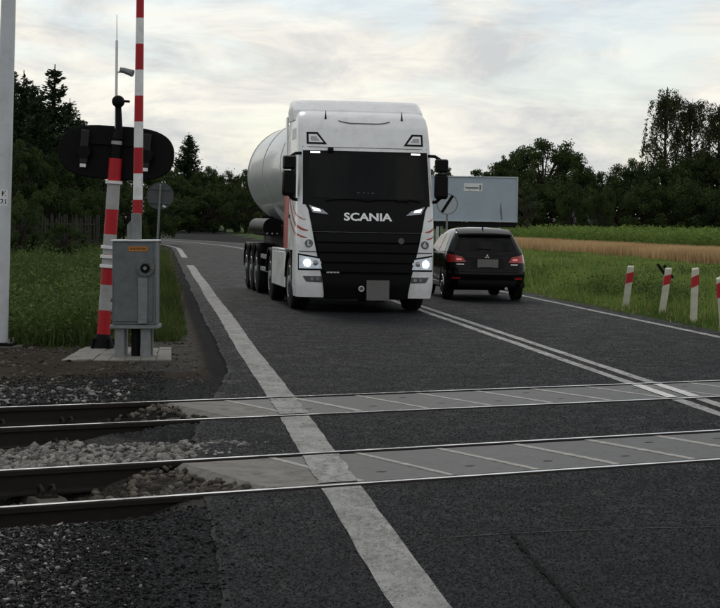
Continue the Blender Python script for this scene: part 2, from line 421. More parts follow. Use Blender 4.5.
# ------------------------------------------------------------------ road
road = empty('road'); tag(road, kind='structure')
def left_edge(t):
    base = 0.30 + 0.50 * max(0.0, min(1.0, (t - 14) / 6.0))
    n = lambda f, k: float(vnoise(np.array(t * f + 0.37), np.array(k + 0.51), 3)) - 0.5
    return base + 0.07 * n(0.5, 1) + 0.035 * n(3.1, 2) + 0.04 * n(13.0, 3)
def slab(name, t0f, t1f, rows, m, z=-0.004, qr=9.05, thick=0.06):
    cols = 26; P = []
    for i in range(rows + 1):
        row = []
        for k in range(cols + 1):
            q = 0.4 + (qr - 0.4) * k / cols
            t = t0f(q) + (t1f(q) - t0f(q)) * i / rows
            if k == 0: q = float(left_edge(t))
            elif k == cols: q = qr + 0.16 * float(vnoise(np.array(t * 0.8), np.array(2.2), 8) - 0.5)
            else: q = max(q, left_edge(t) + 0.02 * k)
            row.append(road_pt(q, t, z))
        P.append(row)
    Q = [[p - Vector((0, 0, thick)) for p in r] for r in P]
    return MB().shell(P, Q).build(name, m, road, sharp=30)
GAP = 0.045
slab('asphalt_near', lambda q: -14.0, lambda q: road_t(q, RAILS[0] - GAP), 300, M_ASPH)
slab('asphalt_between_tracks', lambda q: road_t(q, RAILS[1] + GAP), lambda q: road_t(q, RAILS[2] - GAP), 40, M_ASPH)
slab('asphalt_beyond', lambda q: road_t(q, RAILS[3] + GAP), lambda q: 100.0, 420, M_ASPH)
slab('asphalt_bend', lambda q: 100.0, lambda q: 420.0, 70, M_ASPH)
def strip(name, q0, q1, t0f, t1f, rows, m, z, jit=0.012, curve=None):
    P = []
    for i in range(rows + 1):
        row = []
        for j, q in enumerate((q0, q0 + (q1 - q0) * 0.33, q0 + (q1 - q0) * 0.66, q1)):
            t = t0f(q) + (t1f(q) - t0f(q)) * i / rows
            qq = q + (jit * (random.random() - 0.5) * 2 if j in (0, 3) else 0) + (curve(t) if curve else 0)
            row.append(road_pt(qq, t, z))
        P.append(row)
    return MB().grid(P).build(name, m, road, sharp=0)
wob = lambda t: 0.010 * math.sin(t * 0.42 + 1)
segs = [(lambda q: -8.0, lambda q: road_t(q, RAILS[0] - GAP - 0.02), 60, 0.0), (lambda q: road_t(q, RAILS[1] + GAP + 0.01), lambda q: road_t(q, RAILS[2] - GAP - 0.01), 14, 0.0),
        (lambda q: road_t(q, RAILS[3] + GAP + 0.02), lambda q: 66.0, 110, 0.0)]
for t0f, t1f, rows, z in segs:
    strip('edge_line', LINE_L, LINE_R, t0f, t1f, rows, M_PAINT, 0.0005, 0.006, wob)
strip('edge_line', LINE_L, LINE_R, lambda q: 79.0, lambda q: 300.0, 90, M_PAINT2, 0.0005)
for n0, n1 in ((RAILS[0] + 0.10, RAILS[1] - 0.10), (RAILS[2] + 0.10, RAILS[3] - 0.10)):
    strip('edge_line', LINE_L, LINE_R, lambda q: road_t(q, n0), lambda q: road_t(q, n1), 8, road_paint('panel_line_paint', 0.55, 0.34), 0.006, 0.012, wob)
for q0 in (CEN_A, CEN_B):
    strip('centre_line', q0 - 0.065, q0 + 0.065, lambda q: road_t(q, RAILS[3] + GAP + 0.02), lambda q: 100.0, 90, M_PAINT2, 0.0005, 0.008)
    strip('centre_line', q0 - 0.065, q0 + 0.065, lambda q: 100.0, lambda q: 330.0, 60, M_PAINT2, 0.0005, 0.004)
    strip('centre_line', q0 - 0.065, q0 + 0.065, lambda q: road_t(q, RAILS[1] + GAP + 0.01), lambda q: road_t(q, RAILS[2] - GAP - 0.01), 10, M_PAINT2, 0.0005, 0.008)
    strip('centre_line', q0 - 0.06, q0 + 0.06, lambda q: road_t(q, RAILS[2] + 0.10), lambda q: road_t(q, RAILS[3] - 0.10), 6, M_PAINT3, 0.006, 0.004)
strip('edge_line', EDGE_R - 0.07, EDGE_R + 0.07, lambda q: road_t(q, RAILS[3] + 1.0), lambda q: 100.0, 90, M_PAINT2, 0.0005, 0.008)
strip('edge_line', EDGE_R - 0.07, EDGE_R + 0.07, lambda q: 100.0, lambda q: 330.0, 60, M_PAINT2, 0.0005, 0.004)

def seam(pts, w, m=M_TAR, z=0.0002, name='tar_seam'):
    """thin line of tar or a crack across the asphalt, from photo points on the road"""
    G = [ground(u, v) for u, v in pts]; F_ = []
    for a, b in zip(G, G[1:]):
        for k in range(14): F_.append(a.lerp(b, k / 14))
    F_.append(G[-1]); P = []
    for i, p in enumerate(F_):
        t = (F_[min(i + 1, len(F_) - 1)] - F_[max(i - 1, 0)]).normalized(); s_ = Vector((t.y, -t.x, 0))
        ww = w * (0.35 + 1.1 * random.random()); o = s_ * (random.random() - 0.5) * w * 0.6
        P.append([p + o - s_ * ww / 2 + Vector((0, 0, z)), p + o + s_ * ww / 2 + Vector((0, 0, z))])
    MB().grid(P).build(name, m, road, sharp=0)
seam([(511, 534), (530, 558), (552, 582), (580, 612)], 0.026, z=0.0075)
M_DUST = pm('pale_road_dust', (0.024, 0.025, 0.027), 0.9, var=0.3, scale=14, bump=0.3, bscale=80)
seam([(250, 341.5), (330, 341), (430, 340), (560, 339), (719, 338)], 0.035, M_DUST, 0.0003, 'asphalt_joint')
seam([(505, 366.5), (600, 365), (719, 364)], 0.03, M_DUST, 0.0003, 'asphalt_joint')
seam([(440, 538), (500, 534), (560, 531), (640, 528), (718, 527)], 0.02, M_DUST, 0.0003, 'asphalt_joint')

# ------------------------------------------------------------------ railway
M_RAIL = pm('rusty_rail', (0.016, 0.012, 0.010), 0.85, 0.0, var=0.35, scale=9, bump=0.35, bscale=70)
M_RHEAD = pm('polished_rail_head', (0.72, 0.72, 0.73), 0.26, 1.0, var=0.25, scale=8)
M_CONC = pm('old_concrete', (0.10, 0.095, 0.085), 0.9, var=0.25, scale=5, bump=0.35, bscale=70, dirt=((0.06, 0.05, 0.04), 0.7, 3))
M_CLIP = pm('rail_clip_steel', (0.024, 0.018, 0.015), 0.8, 0.1, var=0.3, scale=30)
M_PANEL = pm('crossing_panel', (0.048, 0.048, 0.050), 0.5, var=0.5, scale=5, bump=0.5, bscale=70, dirt=((0.020, 0.020, 0.021), 1.0, 8), spec=0.32)
M_PANEL_W = pm('worn_end_panel', (0.15, 0.141, 0.13), 0.75, var=0.4, scale=4.0, bump=0.6, bscale=45, dirt=((0.045, 0.042, 0.038), 0.95, 6))
M_JOINT = pm('pale_joint_dust', (0.33, 0.325, 0.31), 0.9, var=0.5, scale=9)
M_HOLE = pm('lifting_socket', (0.01, 0.01, 0.01), 0.8)
PROF = [(-0.070, -0.165), (0.070, -0.165), (0.070, -0.153), (0.012, -0.135), (0.009, -0.045), (0.034, -0.036), (0.036, -0.008), (0.028, 0.0), (-0.028, 0.0), (-0.036, -0.008), (-0.034, -0.036), (-0.009, -0.045), (-0.012, -0.135), (-0.070, -0.153)]
def make_rail(n, parent):
    ds = list(np.arange(-14, 22.1, 0.5))
    r = MB().loft([[rail_pt(d, n + a, b + 0.006 + 0.0) for a, b in PROF] for d in ds]).build('rail', M_RAIL, parent, sharp=30)
    # polished running surface, 1 mm proud of the rail
    P = [[rail_pt(d, n + a, 0.006 + b) for a, b in ((-0.024, 0.0012), (-0.008, 0.0015), (0.008, 0.0015), (0.022, 0.0012))] for d in ds]
    MB().grid(P).build('running_surface', M_RHEAD, r, sharp=0)
sleeper_me = None; clip_me = None
def build_track(name, n0, n1, dend, label):
    global sleeper_me, clip_me
    nc = (n0 + n1) / 2
    t = empty(name, rail_pt(-6, nc, -0.16)); inv = Matrix.Translation(-t.location)
    tag(t, label, 'railway track')
    for n in (n0, n1):
        before = set(bpy.data.objects)
        make_rail(n, t)
        for o in set(bpy.data.objects) - before:
            if o.parent is t: o.location = -t.location
    if sleeper_me is None:
        b = MB(); L = 1.3
        b.loft([[(x, -0.13, -0.16), (x, 0.13, -0.16), (x, 0.10, zt), (x, -0.10, zt)] for x, zt in ((-L, 0), (-0.5, 0), (-0.3, -0.05), (0.3, -0.05), (0.5, 0), (L, 0))])
        sleeper_me = b.mesh('sleeper', 30); sleeper_me.materials.append(M_CONC)
        c = MB()
        s = 1
        for k in (-1, 1):                     # bent spring clip beside the rail foot
            c.tube([(s * 0.165, k * 0.035, -0.005), (s * 0.175, k * 0.04, 0.045), (s * 0.14, k * 0.045, 0.075), (s * 0.095, k * 0.04, 0.06), (s * 0.075, k * 0.03, 0.025)], 0.011, 6)
        c.box((s * 0.15, 0, 0.006), (0.09, 0.12, 0.02))
        clip_me = c.mesh('rail_clip', 30); clip_me.materials.append(M_CLIP)
    d = dend - 0.35; k = 0
    while d > -8.5:
        s = bpy.data.objects.new('sleeper', sleeper_me); COL.objects.link(s); s.parent = t
        s.location = rail_pt(d, nc, -0.165) - t.location; s.rotation_euler = (0, 0, RAIL_A + math.pi / 2)
        for n, rz_ in ((n0, 0), (n0, math.pi), (n1, 0), (n1, math.pi)):
            cl = bpy.data.objects.new('rail_clip', clip_me); COL.objects.link(cl); cl.parent = s
            cl.location = (n - nc, 0, 0.003); cl.rotation_euler = (0, 0, rz_)
        d -= 0.62; k += 1
    return t
build_track('railway_track', RAILS[0], RAILS[1], END_NEAR, 'nearer of the two railway tracks crossing the road, rusty rails with bright heads')
build_track('railway_track', RAILS[2], RAILS[3], END_FAR, 'farther railway track, just in front of the grey barrier cabinet')

# crossing panels: one object each, in the space between the rails
PITCH = 0.695
def make_deck(n0, n1, dend, joint0, label):
    lo, hi = n0 + 0.085, n1 - 0.085; w = hi - lo; nc = (lo + hi) / 2
    dk = empty('crossing_deck', rail_pt(dend, nc, -0.12)); dk.rotation_euler = (0, 0, RAIL_A)
    tag(dk, label, 'crossing deck')
    mes = {}
    def panel_mesh(L, mat_, bevel_end=False):
        key = (round(L, 3), mat_.name)
        if key in mes: return mes[key]
        b = MB(); g = 0.006
        x0, x1, y = g, L - g, w / 2
        c = 0.012
        lower = [(x0, -y, -0.12), (x1, -y, -0.12), (x1, y, -0.12), (x0, y, -0.12)]
        xs = x0 - (0.16 if bevel_end else 0)
        if bevel_end: lower = [(xs, -y, -0.12), (x1, -y, -0.12), (x1, y, -0.12), (xs, y, -0.12)]
        mid = [(x0, -y, -c), (x1, -y, -c), (x1, y, -c), (x0, y, -c)]
        top = [(x0 + c, -y + c, 0), (x1 - c, -y + c, 0), (x1 - c, y - c, 0), (x0 + c, y - c, 0)]
        b.loft([lower, mid, top])
        me = b.mesh('panel', 25); me.materials.append(mat_); mes[key] = me; return me
    sock = MB()
    sock.add([(0.04 * math.cos(a) , 0.022 * math.sin(a), 0.0012) for a in np.linspace(0, 2 * math.pi, 12, False)], [tuple(range(12))])
    sock_me = sock.mesh('lifting_socket', 0); sock_me.materials.append(M_HOLE)
    jm = MB().box((0, 0, -0.05), (0.080, w - 0.03, 0.1)).mesh('joint_strip', 0); jm.materials.append(M_JOINT)
    js = [joint0 + PITCH * k for k in range(int((16.5 - joint0) / PITCH))]
    edges = [dend] + js
    for i in range(len(edges) - 1):
        L = edges[i + 1] - edges[i]
        p = bpy.data.objects.new('panel', panel_mesh(L, M_PANEL_W if i == 0 else M_PANEL, i == 0)); COL.objects.link(p); p.parent = dk
        p.location = (edges[i] - dend, 0, 0.12 + random.uniform(-0.002, 0.001)); p.rotation_euler = (random.uniform(-0.0015, 0.0015), 0, 0)
        if i:
            for fy in (-0.22, 0.24):
                if random.random() < 0.7:
                    s = bpy.data.objects.new('lifting_socket', sock_me); COL.objects.link(s); s.parent = p
                    s.location = (L * random.uniform(0.45, 0.55), w * fy, 0)
        j = bpy.data.objects.new('joint_strip', jm); COL.objects.link(j); j.parent = dk
        j.location = (edges[i + 1] - dend, 0, 0.12 + 0.0035); j.scale = (random.uniform(0.6, 1.0), 1, 1)
    return dk
jn = ground(404, 464).dot(RD); jf = ground(328, 404.8).dot(RD)
make_deck(RAILS[0], RAILS[1], END_NEAR, jn - PITCH * 1, 'grey crossing panels laid between the rails of the nearer track')
make_deck(RAILS[2], RAILS[3], END_FAR, jf - PITCH * 1, 'grey crossing panels between the rails of the farther track, crossed by the double white line')

# ------------------------------------------------------------------ loose stones
def stone_cloud(name, pts, sizes, m, flat=0.65, tint=None, lod=1):
    """angular stones as one mesh: a few irregular shapes set down at many points"""
    bm = bmesh.new()
    if lod: bmesh.ops.create_icosphere(bm, subdivisions=1, radius=1.0)
    else: bmesh.ops.create_cube(bm, size=1.5); bmesh.ops.triangulate(bm, faces=bm.faces)
    base = np.array([v.co[:] for v in bm.verts]); tri = np.array([[v.index for v in f.verts] for f in bm.faces]); bm.free()
    n = len(pts); shapes = [base * rng.uniform(0.55, 1.25, (len(base), 1)) for _ in range(12)]
    V = np.zeros((n, len(base), 3)); 
    for i in range(n):
        s = shapes[rng.integers(12)] * rng.uniform(0.7, 1.25, 3)
        a, b_, c_ = rng.uniform(0, 6.28, 3)
        Rm = np.array(Matrix.Rotation(a, 3, 'Z') @ Matrix.Rotation(b_ * 0.15, 3, 'X') @ Matrix.Rotation(c_, 3, 'Z'))
        s = (s * np.array([1, 1, flat])) @ Rm.T
        V[i] = s * sizes[i] + pts[i]
    F_ = (tri[None] + (np.arange(n) * len(base))[:, None, None]).reshape(-1, 3)
    tt = np.repeat(rng.random(n) if tint is None else tint, len(base))
    return raw(name, V.reshape(-1, 3), F_, m, attr=tt)
def stonemat(name, dark, light):
    m, t, b, noise, ramp, mix, bump, scaled, math_ = surface(name)
    a = t.nodes.new('ShaderNodeAttribute'); a.attribute_name = 'tint'
    c = ramp(a.outputs['Fac'], [(0, dark), (1, light)])
    t.links.new(mix(1.0, c, ramp(noise(40, 5, 0.7), [(0.3, (0.65,) * 3), (0.7, (1.25,) * 3)]), 'MULTIPLY'), b.inputs['Base Color'])
    b.inputs['Roughness'].default_value = 0.8; b.inputs['Specular IOR Level'].default_value = 0.12; bump(noise(110, 4), 0.4, 0.004); return m
def scatter(n, dr, nr, keep, zoff=0.0):
    d = rng.uniform(*dr, n); nn = rng.uniform(*nr, n)
    X = d * RD.x + nn * RN.x; Y = d * RD.y + nn * RN.y
    k = keep(X, Y, d, nn); X, Y = X[k], Y[k]
    return np.stack([X, Y, ground_h(X, Y) + zoff], -1)
M_BALL = stonemat('ballast_stone', (0.05, 0.049, 0.047), (0.30, 0.29, 0.275))
M_BALL2 = stonemat('rusty_ballast_stone', (0.03, 0.026, 0.022), (0.16, 0.14, 0.12))
p = scatter(15000, (-6.5, 7), (11.35, 13.42), lambda X, Y, d, n: d + (vnoise(X * 2, Y * 2, 3) - 0.5) * 1.7 < END_NEAR + 0.55)
tag(stone_cloud('ballast', p, rng.uniform(0.016, 0.046, len(p)), M_BALL), 'pale crushed ballast stones lying between the two tracks', 'ballast', kind='stuff')
p = np.concatenate([scatter(5200, (-6.5, 7), (RAILS[0] + 0.04, RAILS[1] - 0.04), lambda X, Y, d, n: d < END_NEAR + 0.1),
                    scatter(5200, (-6.5, 7), (RAILS[2] + 0.04, RAILS[3] - 0.04), lambda X, Y, d, n: d < END_FAR + 0.1)])
tag(stone_cloud('ballast', p, rng.uniform(0.016, 0.046, len(p)), M_BALL2), 'brownish ballast stones lying between the rails', 'ballast', kind='stuff')
def keep_shoulder(X, Y, d, n):
    q = X * Nn.x + Y * Nn.y
    dens = 1.4 * np.clip(0.12 + 1.3 * (vnoise(X * 1.1, Y * 1.1, 12) - 0.4), 0.04, 1) * (1 + 2.6 * sstep(8.9, 7.4, Y)) * sstep(0.1, -0.9, q)
    dens = dens * (1 + 0.7 * sstep(9.3, 9.7, n))
    return (rng.random(len(X)) < dens)
M_CHIP = stonemat('pale_stone_chip', (0.010, 0.010, 0.0105), (0.36, 0.35, 0.335))
p = scatter(52000, (1.2, 6.6), (5.6, 9.74), keep_shoulder, 0.006)
tag(stone_cloud('loose_stones', p, np.clip(rng.gamma(1.1, 0.0046, len(p)), 0.003, 0.030), M_CHIP, 0.45, rng.random(len(p)) ** 1.8), 'pale stones strewn over the dark ground before the nearer track', 'stones', kind='stuff')
p = scatter(6500, (3.5, 10.5), (15.0, 17.4), lambda X, Y, d, n: (X * Nn.x + Y * Nn.y < -0.25) & (rng.random(len(X)) < np.clip(0.15 + 1.1 * (vnoise(X * 1.1, Y * 1.1, 13) - 0.35), 0.05, 1)), 0.004)
tag(stone_cloud('loose_stones', p, np.clip(rng.gamma(1.8, 0.0065, len(p)), 0.005, 0.040), M_CHIP, 0.6, rng.random(len(p)) ** 1.6), 'pale stones strewn beyond the farther track near the cabinet', 'stones', kind='stuff')
M_CRUMB = stonemat('dark_crumb', (0.004, 0.0042, 0.0047), (0.019, 0.0198, 0.0215))
p = np.concatenate([scatter(42000, (1.2, 6.8), (5.4, 9.74), lambda X, Y, d, n: (X * Nn.x + Y * Nn.y < 0.80 - 0.9 * rng.random(len(X)) ** 0.5), 0.004), scatter(16000, (3.5, 10.5), (15.0, 18.0), lambda X, Y, d, n: (X * Nn.x + Y * Nn.y < 0.1), 0.002)])
tag(stone_cloud('asphalt_crumbs', p, np.clip(rng.gamma(2.0, 0.0030, len(p)), 0.003, 0.015), M_CRUMB, 0.6, None, 0), 'dark crumbled asphalt spread beside the road at the crossing', 'crumbs', kind='stuff')

def keep_dirt(X, Y, d, n): return (X * Nn.x + Y * Nn.y < 0.5) & (n > 16.2) & (rng.random(len(X)) < np.clip(0.2 + 1.2 * (vnoise(X * 1.3, Y * 1.3, 15) - 0.3), 0.1, 1)) & (Y < 26.5)
M_CLOD = stonemat('earth_clod', (0.018, 0.015, 0.012), (0.13, 0.115, 0.098))
p = scatter(9000, (4, 13), (16.0, 25.5), keep_dirt, 0.003)
tag(stone_cloud('loose_stones', p, np.clip(rng.gamma(2.0, 0.008, len(p)), 0.006, 0.045), M_CLOD, 0.6), 'small stones and clods on the bare earth round the cabinet pad', 'stones', kind='stuff')

# coarse aggregate that stands out of the worn road surface near the camera
def grains(n, yr, size, hgt):
    u = rng.random(n); Y = yr[0] * (yr[1] / yr[0]) ** u; X = (rng.uniform(-60, 900, n) - 360) / F_PX * Y
    d = X * RD.x + Y * RD.y; nn = X * RN.x + Y * RN.y; q = X * Nn.x + Y * Nn.y
    le = 0.33 + 0.50 * np.clip((Y - 14) / 6.0, 0, 1); fade = rng.random(n) < sstep(52, 18, Y)
    on = fade & (q > le) & (q < 9.0) & ((nn < RAILS[0] - 0.07) | ((nn > RAILS[1] + 0.07) & (nn < RAILS[2] - 0.07)) | (nn > RAILS[3] + 0.07))
    left = (q <= le - 0.03) & (q > -6) & ((nn < RAILS[0] - 0.3) | ((nn > RAILS[1] + 0.1) & (nn < RAILS[2] - 0.1) & (d > END_NEAR - 1.2)) | ((nn > RAILS[3] + 0.1) & (nn < 17.3)))
    k = on | left; X, Y, on = X[k], Y[k], on[k]; m = len(X)
    z = np.where(on, -0.0045, ground_h(X, Y) - 0.001)
    line = (np.abs(X * Nn.x + Y * Nn.y - 1.17) < 0.125)
    s_ = size * rng.uniform(0.5, 1.5, m) * (0.8 + Y / 30); a = rng.uniform(0, 6.283, m)
    V = np.empty((m, 5, 3))
    for j in range(4):
        r = s_ * rng.uniform(0.6, 1.3, m); V[:, j, 0] = X + np.cos(a + j * 1.571) * r; V[:, j, 1] = Y + np.sin(a + j * 1.571) * r; V[:, j, 2] = z
    V[:, 4, 0] = X + rng.normal(0, 0.2, m) * s_; V[:, 4, 1] = Y + rng.normal(0, 0.2, m) * s_; V[:, 4, 2] = z + hgt * rng.uniform(0.5, 1.4, m)
    F_ = np.stack([np.stack([np.full(m, j), np.full(m, (j + 1) % 4), np.full(m, 4)], -1) for j in range(4)], 1) + (np.arange(m) * 5)[:, None, None]
    t = rng.random(m) ** 2.0; t = np.where(line, np.clip(0.35 + 0.65 * rng.random(m), 0, 1), 0.75 * t)
    keep = ~line | (rng.random(m) < 0.5)
    sel = np.repeat(keep, 5); 
    V = V[keep]; m = len(V); F_ = (F_[:1] - F_[:1].min() + (np.arange(m) * 5)[:, None, None])
    return V.reshape(-1, 3), F_.reshape(-1, 3), np.repeat(t[keep], 5)
M_GRAIN = stonemat('asphalt_aggregate', (0.0050, 0.0058, 0.0071), (0.040, 0.047, 0.057))
V, F_, t_ = grains(300000, (7.0, 52.0), 0.0085, 0.0058)
ag = raw('aggregate', V, F_, M_GRAIN, road, attr=t_); ag['kind'] = 'stuff'

# ------------------------------------------------------------------ crossing furniture, left
M_RED = pm('red_band', (0.42, 0.010, 0.018), 0.45, var=0.15, scale=12, dirt=((0.12, 0.03, 0.03), 0.5, 6))
M_WHITE = pm('white_band', (0.74, 0.75, 0.76), 0.45, var=0.08, scale=10, dirt=((0.30, 0.29, 0.27), 0.5, 7))
M_GREYB = pm('grey_white_band', (0.36, 0.36, 0.355), 0.55, var=0.12, scale=10, dirt=((0.16, 0.15, 0.14), 0.5, 7))
M_GALV = pm('galvanised_steel', (0.20, 0.21, 0.215), 0.55, 0.3, var=0.18, scale=14, bump=0.08)
M_CAB = pm('cabinet_grey_paint', (0.125, 0.136, 0.144), 0.5, 0.1, var=0.10, scale=7, bump=0.05, dirt=((0.06, 0.06, 0.056), 0.6, 5))
M_BLK = pm('black_paint', (0.005, 0.005, 0.0055), 0.6, var=0.25, scale=10, spec=0.12)
M_RUB = pm('black_rubber', (0.006, 0.006, 0.0065), 0.85, var=0.25, scale=14, bump=0.1)
M_ORNG = pm('orange_label', (0.45, 0.17, 0.03), 0.6, var=0.15, scale=40)
M_PAVER = pm('concrete_paver', (0.20, 0.195, 0.18), 0.9, var=0.22, scale=6, bump=0.3, bscale=90, dirt=((0.06, 0.055, 0.045), 0.65, 5))
M_LPOLE = pm('lamp_pole_paint', (0.55, 0.57, 0.60), 0.42, 0.15, var=0.1, scale=3, dirt=((0.36, 0.37, 0.38), 0.5, 5))
M_BRK = pm('dark_grey_bracket', (0.014, 0.0145, 0.016), 0.6, var=0.15, scale=10)
M_LETTER = pm('black_lettering', (0.012, 0.012, 0.012), 0.6)

# tall pole at the left edge of the picture
def lean_to(base, u_top, v_top):
    """Euler angles that lean an upright thing so that its axis passes the pixel at its own distance"""
    p = at_depth(u_top, v_top, base.y) - base
    return (0, math.atan2(p.x, p.z), 0)
b0 = ground(-1.0, 345)
pole = empty('mast', b0, rot=lean_to(b0, 8.5, 0)); tag(pole, 'tall pale grey steel mast at the left edge, with a small lettered plate', 'mast')
MB().tube([(0, 0, 0.03), (0, 0, 1.0), (0, 0, 9.0)], [0.112, 0.108, 0.075], 28).build('shaft', M_LPOLE, pole, 40)
fb = MB(); fb.tube([(0, 0, -0.08), (0, 0, 0.0)], 0.30, 20); fb.build('footing', M_CONC, pole, 40, 0.01)
MB().box((0, 0, 0.02), (0.40, 0.40, 0.035)).build('base_plate', M_BLK, pole, 40, 0.006)
for sx in (-1, 1):
    for sy in (-1, 1): MB().tube([(sx * 0.15, sy * 0.15, 0.03), (sx * 0.15, sy * 0.15, 0.09)], 0.016, 6).build('bolt', M_GALV, pole, 30)
def curved_plate(z0, z1, r, a0, a1, d=0.004):
    A = np.linspace(a0, a1, 9)
    P = [[(math.sin(a) * r, -math.cos(a) * r, z) for a in A] for z in (z0, z1)]
    Q = [[(math.sin(a) * (r - d), -math.cos(a) * (r - d), z) for a in A] for z in (z0, z1)]
    return MB().shell(P, Q)
pl = curved_plate(1.78, 1.99, 0.1075, -0.75, 0.75).build('number_plate', MATS['white_band'], pole, 40)
for s, z in (('K', 1.935), ('21', 1.835)):
    me = text_mesh(s, 0.092, 0.001, 0.0012); me.materials.append(M_LETTER)
    for v in me.vertices:
        a = v.co.x / 0.108 + 0.28; v.co = Vector((math.sin(a) * 0.1085, -math.cos(a) * 0.1085, z + v.co.y))
    obj('lettering', me, None, pl)

# crossing light post
b1 = ground(102.5, 349); sg = empty('crossing_signal', b1, rot=lean_to(b1, 117.5, 130))
tag(sg, 'red and white banded crossing light post seen from behind, black double-lamp board on top', 'crossing signal')
PXM = F_PX / b1.y                                      # pixels per metre at the post
zz = lambda v: (349 - v) / PXM
UNLEAN = sg.rotation_euler.to_matrix().inverted()      # offsets of the pixels in the leaning post's own axes
bands = [(334.5, 310, 'R'), (310, 284.5, 'G'), (284.5, 266, 'R'), (266, 258, 'G'), (258, 254.5, 'R'), (254.5, 234, 'G'), (234, 209, 'R'), (209, 183, 'G'), (181, 158, 'R')]
for a, b, c in bands:
    MB().tube([(0, 0, zz(a)), (0, 0, zz(b))], 0.083, 24).build('band', {'R': M_RED, 'G': M_GREYB}[c], sg, 40)
for v in (182, 247, 256.5, 266): MB().tube([(0, 0, zz(v) - 0.02), (0, 0, zz(v) + 0.02)], 0.108, 24).build('clamp_ring', M_WHITE, sg, 40, 0.004)
ft = MB(); ft.tube([(0, 0, -0.05), (0, 0, 0.02), (0, 0, zz(334))], [0.15, 0.15, 0.088], 16)
for a in range(4): ft.box((0.11 * math.cos(a * 1.57 + 0.7), 0.11 * math.sin(a * 1.57 + 0.7), 0.07), (0.10, 0.012, 0.13), Matrix.Rotation(a * 1.57 + 0.7, 3, 'Z'))
ft.build('foot', M_BLK, sg, 30)
MB().tube([(0, 0, zz(158)), (0, 0, zz(138))], 0.062, 20).build('neck', M_BLK, sg, 40)
MB().tube([(0, 0, zz(144)), (0, 0, zz(140.5))], 0.068, 20).build('clamp_ring', M_GREYB, sg, 40)
# double-lamp board, a long rounded plate
bc = UNLEAN @ (at_depth(115.0, 152.5, b1.y) - b1); hw_, hh_ = 57.5 / PXM, 26 / PXM
out = []
for k in range(48):
    a = 2 * math.pi * k / 48; ca, sa = math.cos(a), math.sin(a)
    out.append((math.copysign(abs(ca) ** 0.55, ca) * hw_, math.copysign(abs(sa) ** 0.85, sa) * hh_))
bd = MB().prism(out, lambda a, b, d: (bc.x + a, 0.10 + d, bc.z + b), 0, 0.03).build('lamp_board', M_BLK, sg, 40, 0.006)
MB().tube([(bc.x + x, 0.115, bc.z + y) for x, y in out + out[:1]], 0.014, 6, False).build('board_rim', M_BLK, bd, 40)
for s in (-1, 1):
    lx = bc.x + s * hw_ * 0.54
    hs = MB().tube([(lx, 0.10, bc.z - 0.02), (lx, 0.05, bc.z - 0.02), (lx, -0.02, bc.z - 0.02)], [0.10, 0.098, 0.08], 24).build('lamp_housing', M_BLK, sg, 40)
    MB().box((lx, 0.015, bc.z + 0.05), (0.10, 0.05, 0.42)).build('hinge_bracket', M_BRK, hs, 30, 0.008)
    MB().box((lx, -0.015, bc.z - 0.19), (0.075, 0.03, 0.045)).build('latch', M_WHITE, hs, 30, 0.004)
    MB().tube([(lx, 0.14, bc.z - 0.02), (lx, 0.34, bc.z + 0.0)], [0.14, 0.15], 24, False).build('visor', M_BLK, hs, 40)
MB().box((bc.x, 0.07, bc.z + 0.12), (hw_ * 1.2, 0.035, 0.05)).build('cross_arm', M_BLK, sg, 30)
# bell, thin mast with camera
bl = UNLEAN @ (at_depth(118.3, 101.5, b1.y) - b1)
MB().tube([(bc.x + 0.02, 0, zz(138)), (bc.x + 0.03, 0, zz(128)), (bl.x, 0, bl.z)], [0.07, 0.045, 0.035], 14).build('bell_bracket', M_BLK, sg, 40)
MB().tube([(bl.x - 0.02, -0.03, bl.z), (bl.x + 0.02, -0.03, bl.z)], 0.0, 4) if False else None
bell = MB().loft([[(bl.x + r * math.cos(a), -y, bl.z + r * math.sin(a)) for a in np.linspace(0, 2 * math.pi, 20, False)] for r, y in ((0.02, 0.1), (0.05, 0.095), (0.072, 0.07), (0.078, 0.02), (0.078, -0.03), (0.05, -0.05))]).build('bell', M_BLK, sg, 40)
MB().box((bl.x + 0.10, 0, bl.z + 0.01), (0.09, 0.03, 0.03)).build('bell_striker', M_BLK, bell, 30, 0.004)
t0 = UNLEAN @ (at_depth(115.5, 128, b1.y) - b1); t1 = UNLEAN @ (at_depth(116.3, 40, b1.y) - b1); t2 = UNLEAN @ (at_depth(116.3, 14, b1.y) - b1)
mm = MB().tube([(t0.x, 0.05, t0.z), (t1.x, 0.05, t1.z)], 0.017, 12).build('thin_mast', M_WHITE, sg, 40)
MB().tube([(t1.x, 0.05, t1.z), (t2.x, 0.05, t2.z)], [0.005, 0.003], 6).build('antenna', M_GALV, mm, 40)
cp = UNLEAN @ (at_depth(121, 72.5, b1.y) - b1)
fx = (cp.z - t0.z) / (t1.z - t0.z); MB().tube([(t0.x + (t1.x - t0.x) * fx, 0.05, cp.z), (cp.x, 0.04, cp.z + 0.02)], 0.014, 8).build('camera_arm', M_WHITE, mm, 40)
MB().tube([(cp.x - 0.02, 0.03, cp.z + 0.035), (cp.x + 0.04, 0.03, cp.z + 0.03), (cp.x + 0.15, 0.0, cp.z + 0.0)], [0.035, 0.036, 0.046], 12).build('camera', M_GALV, mm, 40)

